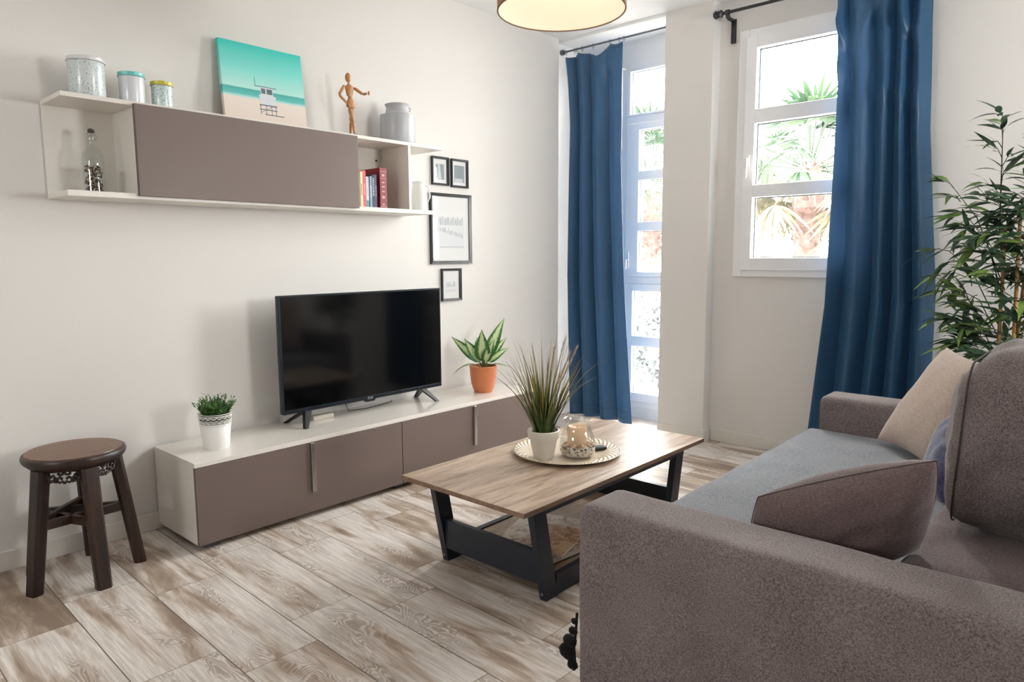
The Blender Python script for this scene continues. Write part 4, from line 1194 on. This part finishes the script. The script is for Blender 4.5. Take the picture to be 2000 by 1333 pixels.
# ------------------------------------------------------------------ stool
def stool():
    cx, cy, zs = .275, -.088, .532
    root = thing('wooden_stool', 'round dark wooden stool with carved apron beside the low cabinet', 'stool', (cx, cy, 0))
    r = .182
    MB().lathe((cx, cy, zs - .052), [(r - .022, 0), (r - .016, .004), (r - .010, .012), (r - .004, .016), (r + .001, .024), (r + .003, .034), (r - .001, .044), (r - .010, .048)], 72, True, True).build('seat_rim', M['stoolwood'], root, smooth='auto')
    MB().lathe((cx, cy, zs - .0045), [(r - .0105, 0), (r - .012, .003), (.001, .0045)], 72, True, False).build('seat', M['stooltop'], root, smooth='auto')
    feet = [(.340, -.268), (.463, -.082), (.318, .090), (.095, .000), (.112, -.240)]
    tops = []
    zt = zs - .052
    for fx, fy in feet:
        d = Vector((fx - cx, fy - cy, 0)).normalized(); s = Vector((-d.y, d.x, 0))
        tp = Vector((cx, cy, 0)) + d * .140; bt = Vector((cx, cy, 0)) + d * .205
        tops.append((d, tp, bt))
        def ring(c, z, a, b_):
            P = []
            for u, v in ((-1, -.55), (-.6, -1), (.6, -1), (1, -.55), (1, .55), (.7, 1), (-.7, 1), (-1, .55)):
                q = c + s * (u * a) + d * (v * b_); P.append((q.x, q.y, z))
            return P
        m = MB().prism(ring(bt, 0, .028, .024), ring(tp, zt + .002, .031, .026)); m.build('leg', M['stoolwood'], root, bevel=.002)
    def at_z(k, z):
        d, tp, bt = tops[k]; return (bt.lerp(tp, z / zt)) + Vector((0, 0, z))
    for k in range(5):
        a, b_ = at_z(k, .262), at_z((k + 2) % 5, .262)
        dz = .012 * (k % 2)
        d = (b_ - a).normalized(); s = Vector((-d.y, d.x, 0)) * .010
        a = a + d * .012; b_ = b_ - d * .012
        lo = Vector((0, 0, -.020 + dz)); hi = Vector((0, 0, .016 + dz))
        MB().prism([a - s + lo, b_ - s + lo, b_ + s + lo, a + s + lo], [a - s + hi, b_ - s + hi, b_ + s + hi, a + s + hi]).build('stretcher', M['stoolwood'], root, bevel=.002)
    for k in range(5):
        a, b_ = at_z(k, zt - .001), at_z((k + 1) % 5, zt - .001)
        a.z = b_.z = 0
        d = (b_ - a); L = d.length; d.normalize(); nrm = Vector((d.y, -d.x, 0))
        g = MB()
        def Q(u, v, off=0):      # u along, v down from the seat
            q = a + d * (u * L) + nrm * (.012 + off); return (q.x, q.y, zt - v)
        def strip(pts, rr=.0045):
            g.tube([Q(u, v) for u, v in pts], rr, 6)
        g.prism([Q(.12, .010, -.005), Q(.88, .010, -.005), Q(.88, .010, .005), Q(.12, .010, .005)], [Q(.12, -.001, -.005), Q(.88, -.001, -.005), Q(.88, -.001, .005), Q(.12, -.001, .005)])
        for mir in (0, 1):
            F = (lambda u: 1 - u) if mir else (lambda u: u)
            def S(pts, rr=.0052): strip([(F(u), v) for u, v in pts], rr)
            S([(.14, .008), (.16, .030), (.20, .044), (.27, .040), (.30, .030), (.27, .021), (.23, .024), (.22, .031)])
            S([(.30, .030), (.34, .046), (.40, .052), (.46, .048), (.50, .056)], .005)
            S([(.50, .010), (.46, .020), (.40, .020), (.36, .014)]); S([(.34, .046), (.36, .034), (.41, .030), (.45, .034), (.43, .040)])
            S([(.14, .045), (.20, .048), (.27, .046), (.34, .050)], .0045)
        g.build('carved_apron', M['stoolwood'], root, smooth=True)
stool()

# ------------------------------------------------------------------ sofa
def rbox(name, lo, hi, mat, parent, r=.03, wob=.004, seed=0, n=(14, 14, 10), puff=0.0, bow=(0, 0, 0)):
    """soft upholstered box: subdivided, rounded edges, slightly uneven"""
    bm = bmesh.new(); lo = Vector(lo); hi = Vector(hi); c = (lo + hi) / 2; h = (hi - lo) / 2
    MBs = MB(); vs = []; idx = {}; fs = []
    def key(i, j, k): return (i, j, k)
    def coordv(i, m, hh):
        # concentrate rings near the edges
        t = i / m; e = r / (2 * hh)
        if m < 6: return t
        if i == 0: return 0.0
        if i == m: return 1.0
        cuts = [0, e * .15, e * .5, e]
        if i < 4: return cuts[i]
        if m - i < 4: return 1 - cuts[m - i]
        return e + (1 - 2 * e) * (i - 3) / (m - 6)
    def put(i, j, k):
        if (i, j, k) in idx: return idx[(i, j, k)]
        p = Vector((lo.x + 2 * h.x * coordv(i, n[0], h.x), lo.y + 2 * h.y * coordv(j, n[1], h.y), lo.z + 2 * h.z * coordv(k, n[2], h.z)))
        q = Vector((max(lo.x + r, min(hi.x - r, p.x)), max(lo.y + r, min(hi.y - r, p.y)), max(lo.z + r, min(hi.z - r, p.z))))
        d = p - q
        nn = d.normalized() if d.length > 1e-9 else Vector((0, 0, 1))
        # only outside shell: put on rounded surface
        pr_ = q + nn * r
        # puff
        u = Vector(((p.x - c.x) / h.x, (p.y - c.y) / h.y, (p.z - c.z) / h.z))
        if puff:
            for ax in range(3):
                o1, o2 = [a for a in range(3) if a != ax]
                if abs(u[ax]) > .999: pr_[ax] += (1 if u[ax] > 0 else -1) * puff * (1 - u[o1] ** 2) * (1 - u[o2] ** 2)
        pr_ += nn * wob * noise.noise(pr_ * 5 + Vector((seed, 0, 0))) + nn * wob * .5 * noise.noise(pr_ * 14 + Vector((seed, 3, 0)))
        vs.append(pr_); idx[(i, j, k)] = len(vs) - 1
        return len(vs) - 1
    for (ax, m1, m2) in ((0, n[1], n[2]), (1, n[0], n[2]), (2, n[0], n[1])):
        for side in (0, n[ax]):
            for i in range(m1):
                for j in range(m2):
                    q = []
                    for a, b_ in ((i, j), (i + 1, j), (i + 1, j + 1), (i, j + 1)):
                        if ax == 0: q.append(put(side, a, b_))
                        elif ax == 1: q.append(put(a, side, b_))
                        else: q.append(put(a, b_, side))
                    fs.append(q)
    m = MB().add(vs, fs)
    return m
def sofa():
    root = thing('sofa', 'taupe fabric sofa with a blue-grey seat on the right', 'sofa', (2.9, 1.69, 0))
    xb = 3.62
    rbox('arm', (2.30, .587, .03), (xb, .800, .600), 0, 0, r=.035, wob=.003, n=(30, 12, 18)).build('arm', M['sofa'], root, smooth=True)
    rbox('arm', (2.30, 2.600, .03), (xb, 2.800, .600), 0, 0, r=.03, wob=.003, n=(30, 12, 18)).build('arm', M['sofa'], root, smooth=True)
    rbox('back', (3.44, .80, .10), (xb, 2.60, .78), 0, 0, r=.04, wob=.003, n=(10, 24, 14)).build('back', M['sofa'], root, smooth=True)
    rbox('base', (2.33, .80, .05), (3.40, 2.60, .235), 0, 0, r=.02, wob=.001, n=(20, 24, 8)).build('base', M['sofa'], root, smooth=True)
    rbox('seat', (2.255, .803, .240), (3.40, 2.597, .438), 0, 0, r=.035, wob=.006, seed=4, n=(26, 34, 10), puff=.008).build('seat', M['seat'], root, smooth=True)
    # seams: inner edge of both arms and the front of the arms
    p = MB()
    for yy in (2.602,):
        p.tube([(2.306, yy - .001, .10), (2.304, yy - .001, .57)], .0022, 6)
    p.build('piping', M['piping'], root, smooth=True)
    for x in (2.38, 3.52):
        for y in (.66, 2.73):
            bx('foot', (x - .03, y - .03, 0), (x + .03, y + .03, .032), M['black'], root)
sofa()
def cushion(name, label, c, e1, e2, thick, mat, seed=0, n=22, pinch=.10, wr=.010, rc=0.0, group='loose cushions on the sofa', seam='piping', sag=0.0):
    """square scatter cushion: e1, e2 half-edge vectors"""
    c = Vector(c); e1 = Vector(e1); e2 = Vector(e2); nr = e1.cross(e2).normalized()
    vs = []; fs = []; border = []
    def pos(u, v, side):
        # sides pulled in between the corners
        uu = u * (1 - pinch * (1 - v * v) * abs(u) ** 3 * .8); vv = v * (1 - pinch * (1 - u * u) * abs(v) ** 3 * .8)
        uu, vv = uu * math.sqrt(1 - rc * v * v / 2), vv * math.sqrt(1 - rc * u * u / 2)
        t = thick * .5 * ((1 - abs(u) ** 2.6) * (1 - abs(v) ** 2.6)) ** .45
        p = c + e1 * uu + e2 * vv + nr * side * t
        f = ((1 - u * u) * (1 - v * v)) ** .3
        p += nr * side * wr * f * (noise.noise(Vector((u * 2.2 + seed, v * 2.2, side))) + .5 * noise.noise(Vector((u * 5 + seed, v * 6, side * 2))))
        p.z -= sag * (1 - abs(u)) * 0
        return p
    for side in (1, -1):
        b0 = len(vs)
        for j in range(n + 1):
            for i in range(n + 1):
                u = math.sin((i / n * 2 - 1) * PI / 2); v = math.sin((j / n * 2 - 1) * PI / 2)
                vs.append(pos(u, v, side))
        for j in range(n):
            for i in range(n):
                a = b0 + j * (n + 1) + i; q = (a, a + 1, a + n + 2, a + n + 1); fs.append(q if side > 0 else q[::-1])
    m = MB().add(vs, fs)
    zmin = min(v.z for v in m.v)
    root = thing(name, label, 'cushion', (c.x, c.y, zmin), group)
    o = m.build('cover', M[mat], root, smooth=True)
    bm = bmesh.new(); bm.from_mesh(o.data); bmesh.ops.remove_doubles(bm, verts=bm.verts, dist=1e-5); bmesh.ops.recalc_face_normals(bm, faces=bm.faces); bm.to_mesh(o.data); bm.free()
    pts = []
    for k in range(4):
        for i in range(n):
            q = math.sin((i / n * 2 - 1) * PI / 2)
            u, v = ((q, -1), (1, q), (-q, 1), (-1, -q))[k]
            pts.append(pos(u, v, 1))
    pts.append(pts[0])
    MB().tube(pts, .0022, 6, cap=False).build('seam', M[seam], root, smooth=True)
    return root
M['seam_beige'] = M['beige']
# beige cushion leaning at the far arm
cushion('cushion', 'beige square cushion leaning against the far sofa arm', (2.865, 2.36, .665), (.145, -.165, -.01), (.115, .045, .215), .15, 'beige', 1, pinch=.12, seam='seam_beige')
cushion('cushion', 'navy velvet cushion tucked behind the others on the sofa', (2.975, 1.94, .565), (.065, -.15, .0), (.040, .03, .128), .11, 'navy', 5, seam='navy')
cushion('cushion', 'taupe cushion slumped against the near sofa arm', (2.885, .965, .585), (.222, .035, .092), (.022, -.040, .140), .21, 'brown_cushion', 9, pinch=.02, rc=.30, wr=.022)
def back_cushion(label, lo, hi, seed, tilt=0):
    root = thing('back_cushion', label, 'cushion', ((lo[0] + hi[0]) / 2, (lo[1] + hi[1]) / 2, lo[2]), 'upright back cushions of the sofa')
    m = rbox('c', lo, hi, 0, 0, r=.085, wob=.022, seed=seed, n=(18, 36, 30), puff=.040)
    if tilt:
        for v in m.v: v.x += (v.z - lo[2]) * tilt
    m.build('cover', M['sofa'], root, smooth=True)
    # welt seams round both big faces
    s = MB()
    for xx, off in ((lo[0] + .028, .028),):
        pts = []
        y0, y1, z0, z1 = lo[1] + .004, hi[1] - .004, lo[2] + .004, hi[2] - .004; rr = .075
        for cxx, czz, a0 in ((y1 - rr, z1 - rr, 0), (y0 + rr, z1 - rr, PI / 2), (y0 + rr, z0 + rr, PI), (y1 - rr, z0 + rr, 1.5 * PI)):
            for q in range(6):
                a = a0 + q / 5 * PI / 2; z = czz + rr * math.sin(a)
                pts.append((xx + (z - lo[2]) * tilt, cxx + rr * math.cos(a), z))
        pts.append(pts[0]); s.tube(pts, .003, 6, cap=False)
    s.build('seam', M['piping'], root, smooth=True)
back_cushion('big taupe back cushion nearest the camera, standing on the folded one', (3.075, 1.22, .548), (3.375, 1.90, 1.010), 2, .05)
back_cushion('far taupe back cushion, only its top edge showing behind the big one', (3.15, 1.99, .448), (3.400, 2.56, 1.00), 7, .0)
fc = thing('lumbar_cushion', 'flat crumpled taupe cushion lying under the big back cushion', 'cushion', (3.2, 1.14, .442))
rbox('c', (3.04, .83, .449), (3.42, 1.60, .530), 0, 0, r=.035, wob=.012, seed=12, n=(20, 24, 8), puff=.004).build('cover', M['brown_cushion'], fc, smooth=True)

M['pom'] = plain('black_wool', (14, 14, 16), .95, .3, 200)
# black pompoms at the sofa's front corner
pp = thing('pompom_fringe', 'black pompom fringe of a throw at the front corner of the sofa', 'pompom fringe', (2.28, .62, .0))
for (x, y, z, r_) in ((2.286, .605, .232, .010), (2.280, .606, .200, .013), (2.272, .602, .168, .020), (2.264, .600, .135, .024), (2.284, .600, .098, .016)):
    MB().ellipsoid((x, y, z), (r_ * 1.1, r_, r_ * .8), Matrix.Rotation(.5, 3, 'Y'), 14, 8, .25).build('pompom', M['pom'], pp, smooth=True)
MB().tube([(2.294, .606, .26), (2.29, .606, .20), (2.286, .603, .15), (2.292, .602, .09)], .004, 6).build('cord', M['pom'], pp)

# ------------------------------------------------------------------ bamboo plant
def bamboo():
    x, y = 3.02, 3.14
    root = thing('bamboo_plant', 'tall artificial bamboo plant in the corner behind the sofa', 'plant', (x, y, 0))
    MB().lathe((x, y, 0), [(.10, 0), (.105, .005), (.125, .20), (.135, .205), (.135, .235), (.125, .235), (.12, .21)], 40, True, False).build('pot', M['black'], root, smooth='auto')
    MB().lathe((x, y, 0), [(.001, .205), (.12, .205)], 30, False).build('soil', M['soil'], root)
    rnd = random.Random(31)
    canes = [(-.055, -.02, 1.42, -.02), (-.02, .03, 1.20, .03), (.045, 0, 1.55, .03), (.07, .03, 1.25, .06), (.01, -.035, 1.5, -.03)]
    gD = MB(); gL = MB(); tw = MB()
    cam = Vector((3.448, -.956, 1.3))
    for (dx, dy, h, ln) in canes:
        g = MB(); pts = []; rr = []
        N = 10
        for i in range(N + 1):
            t = i / N; z = .20 + (h - .2) * t
            for dz, k in ((-.004, 1), (0, 1.18), (.004, 1)):
                pts.append((x + dx + ln * t, y + dy, z + dz)); rr.append((.0095 - .002 * t) * k)
        g.tube(pts, rr, 10); g.build('cane', M['cane'], root, smooth=True)
    def spray(p, d, L, nl, light=.12):
        p = Vector(p); d = Vector(d).normalized()
        q = p + d * L; mid = p.lerp(q, .5) + Vector((0, 0, .02))
        tw.tube([p, mid, q], [.0022, .0016, .001], 5)
        for k in range(nl):
            t = .25 + .75 * k / max(1, nl - 1)
            b0 = p.lerp(mid, t * 2) if t < .5 else mid.lerp(q, t * 2 - 1)
            s = d.cross(Vector((0, 0, 1))); s = s.normalized() if s.length > .1 else Vector((1, 0, 0))
            sd = (1 if k % 2 else -1)
            dd = d * rnd.uniform(.5, 1.0) + s * sd * rnd.uniform(.15, .8) + Vector((0, 0, rnd.uniform(-.45, .35)))
            gg = gL if rnd.random() < light else gD
            gg.leaf(b0, dd, Vector((rnd.uniform(-.5, .5), rnd.uniform(-.9, .1), 1)), rnd.uniform(.09, .155), rnd.uniform(.020, .031), rnd.uniform(.1, .8), 5)
    for i in range(112):
        z = rnd.uniform(.78, 1.62); a = rnd.uniform(0, 2 * PI)
        cx = x + rnd.uniform(-.08, .08)
        wz = 1 - abs(z - 1.15) * .35
        d = Vector((math.cos(a), math.sin(a) * .55, rnd.uniform(-.1, .9)))
        spray((cx + .02 * math.cos(a), y + rnd.uniform(-.12, .02), z - .08), d, rnd.uniform(.10, .24) * wz, rnd.randint(5, 8))
    # crown shoots
    for (sx, sz0, sz1, lean) in ((-.10, 1.40, 1.93, -.02), (.02, 1.45, 1.86, .10), (.06, 1.45, 1.80, .14)):
        tw.tube([(x + sx, y, sz0), (x + sx + lean * .5, y, (sz0 + sz1) / 2), (x + sx + lean, y, sz1)], [.004, .003, .0015], 6)
        for k in range(11):
            t = .15 + .85 * k / 10
            a = rnd.uniform(0, 2 * PI)
            spray((x + sx + lean * t, y, sz0 + (sz1 - sz0) * t), (math.cos(a), math.sin(a) * .5, .7), .10 * (1.3 - t), 4, .2)
    # long side shoots reaching towards the curtain
    for (z0, ex, ez, L, n_) in ((1.00, -.30, 1.31, .10, 6), (1.20, -.30, 1.62, .06, 5), (.95, -.24, 1.12, .10, 6), (.85, -.22, .98, .12, 6), (.80, -.16, .84, .12, 6), (1.15, -.22, 1.46, .08, 5)):
        p = Vector((x - .06, y, z0 - .08)); q = Vector((x + ex, y - .02, ez)); tw.tube([p, p.lerp(q, .6) + Vector((.01, 0, .05)), q], [.003, .0024, .0015], 6)
        for k in range(n_):
            t = .45 + .55 * k / (n_ - 1)
            spray(p.lerp(q, t), Vector((-1 + rnd.uniform(-.2, .9), rnd.uniform(-.4, .3), rnd.uniform(-.3, .7))), L, 5, .3)
    tw.build('twigs', M['twig'], root); gD.build('foliage', M['bamboo_dark'], root); gL.build('young_leaves', M['bamboo_light'], root)
M['cane'] = oak_mat('golden_cane', [(.3, (150, 108, 58)), (.7, (196, 152, 92))], 'z', .4)
M['twig'] = plain('dark_twig', (50, 50, 36), .7)
M['bamboo_dark'] = leaf_mat('dark_bamboo_leaves', (30, 56, 40), (76, 104, 74), 16, .42, .1)
M['bamboo_light'] = leaf_mat('young_bamboo_leaves', (92, 128, 56), (142, 170, 92), 16, .42, .2)
bamboo()
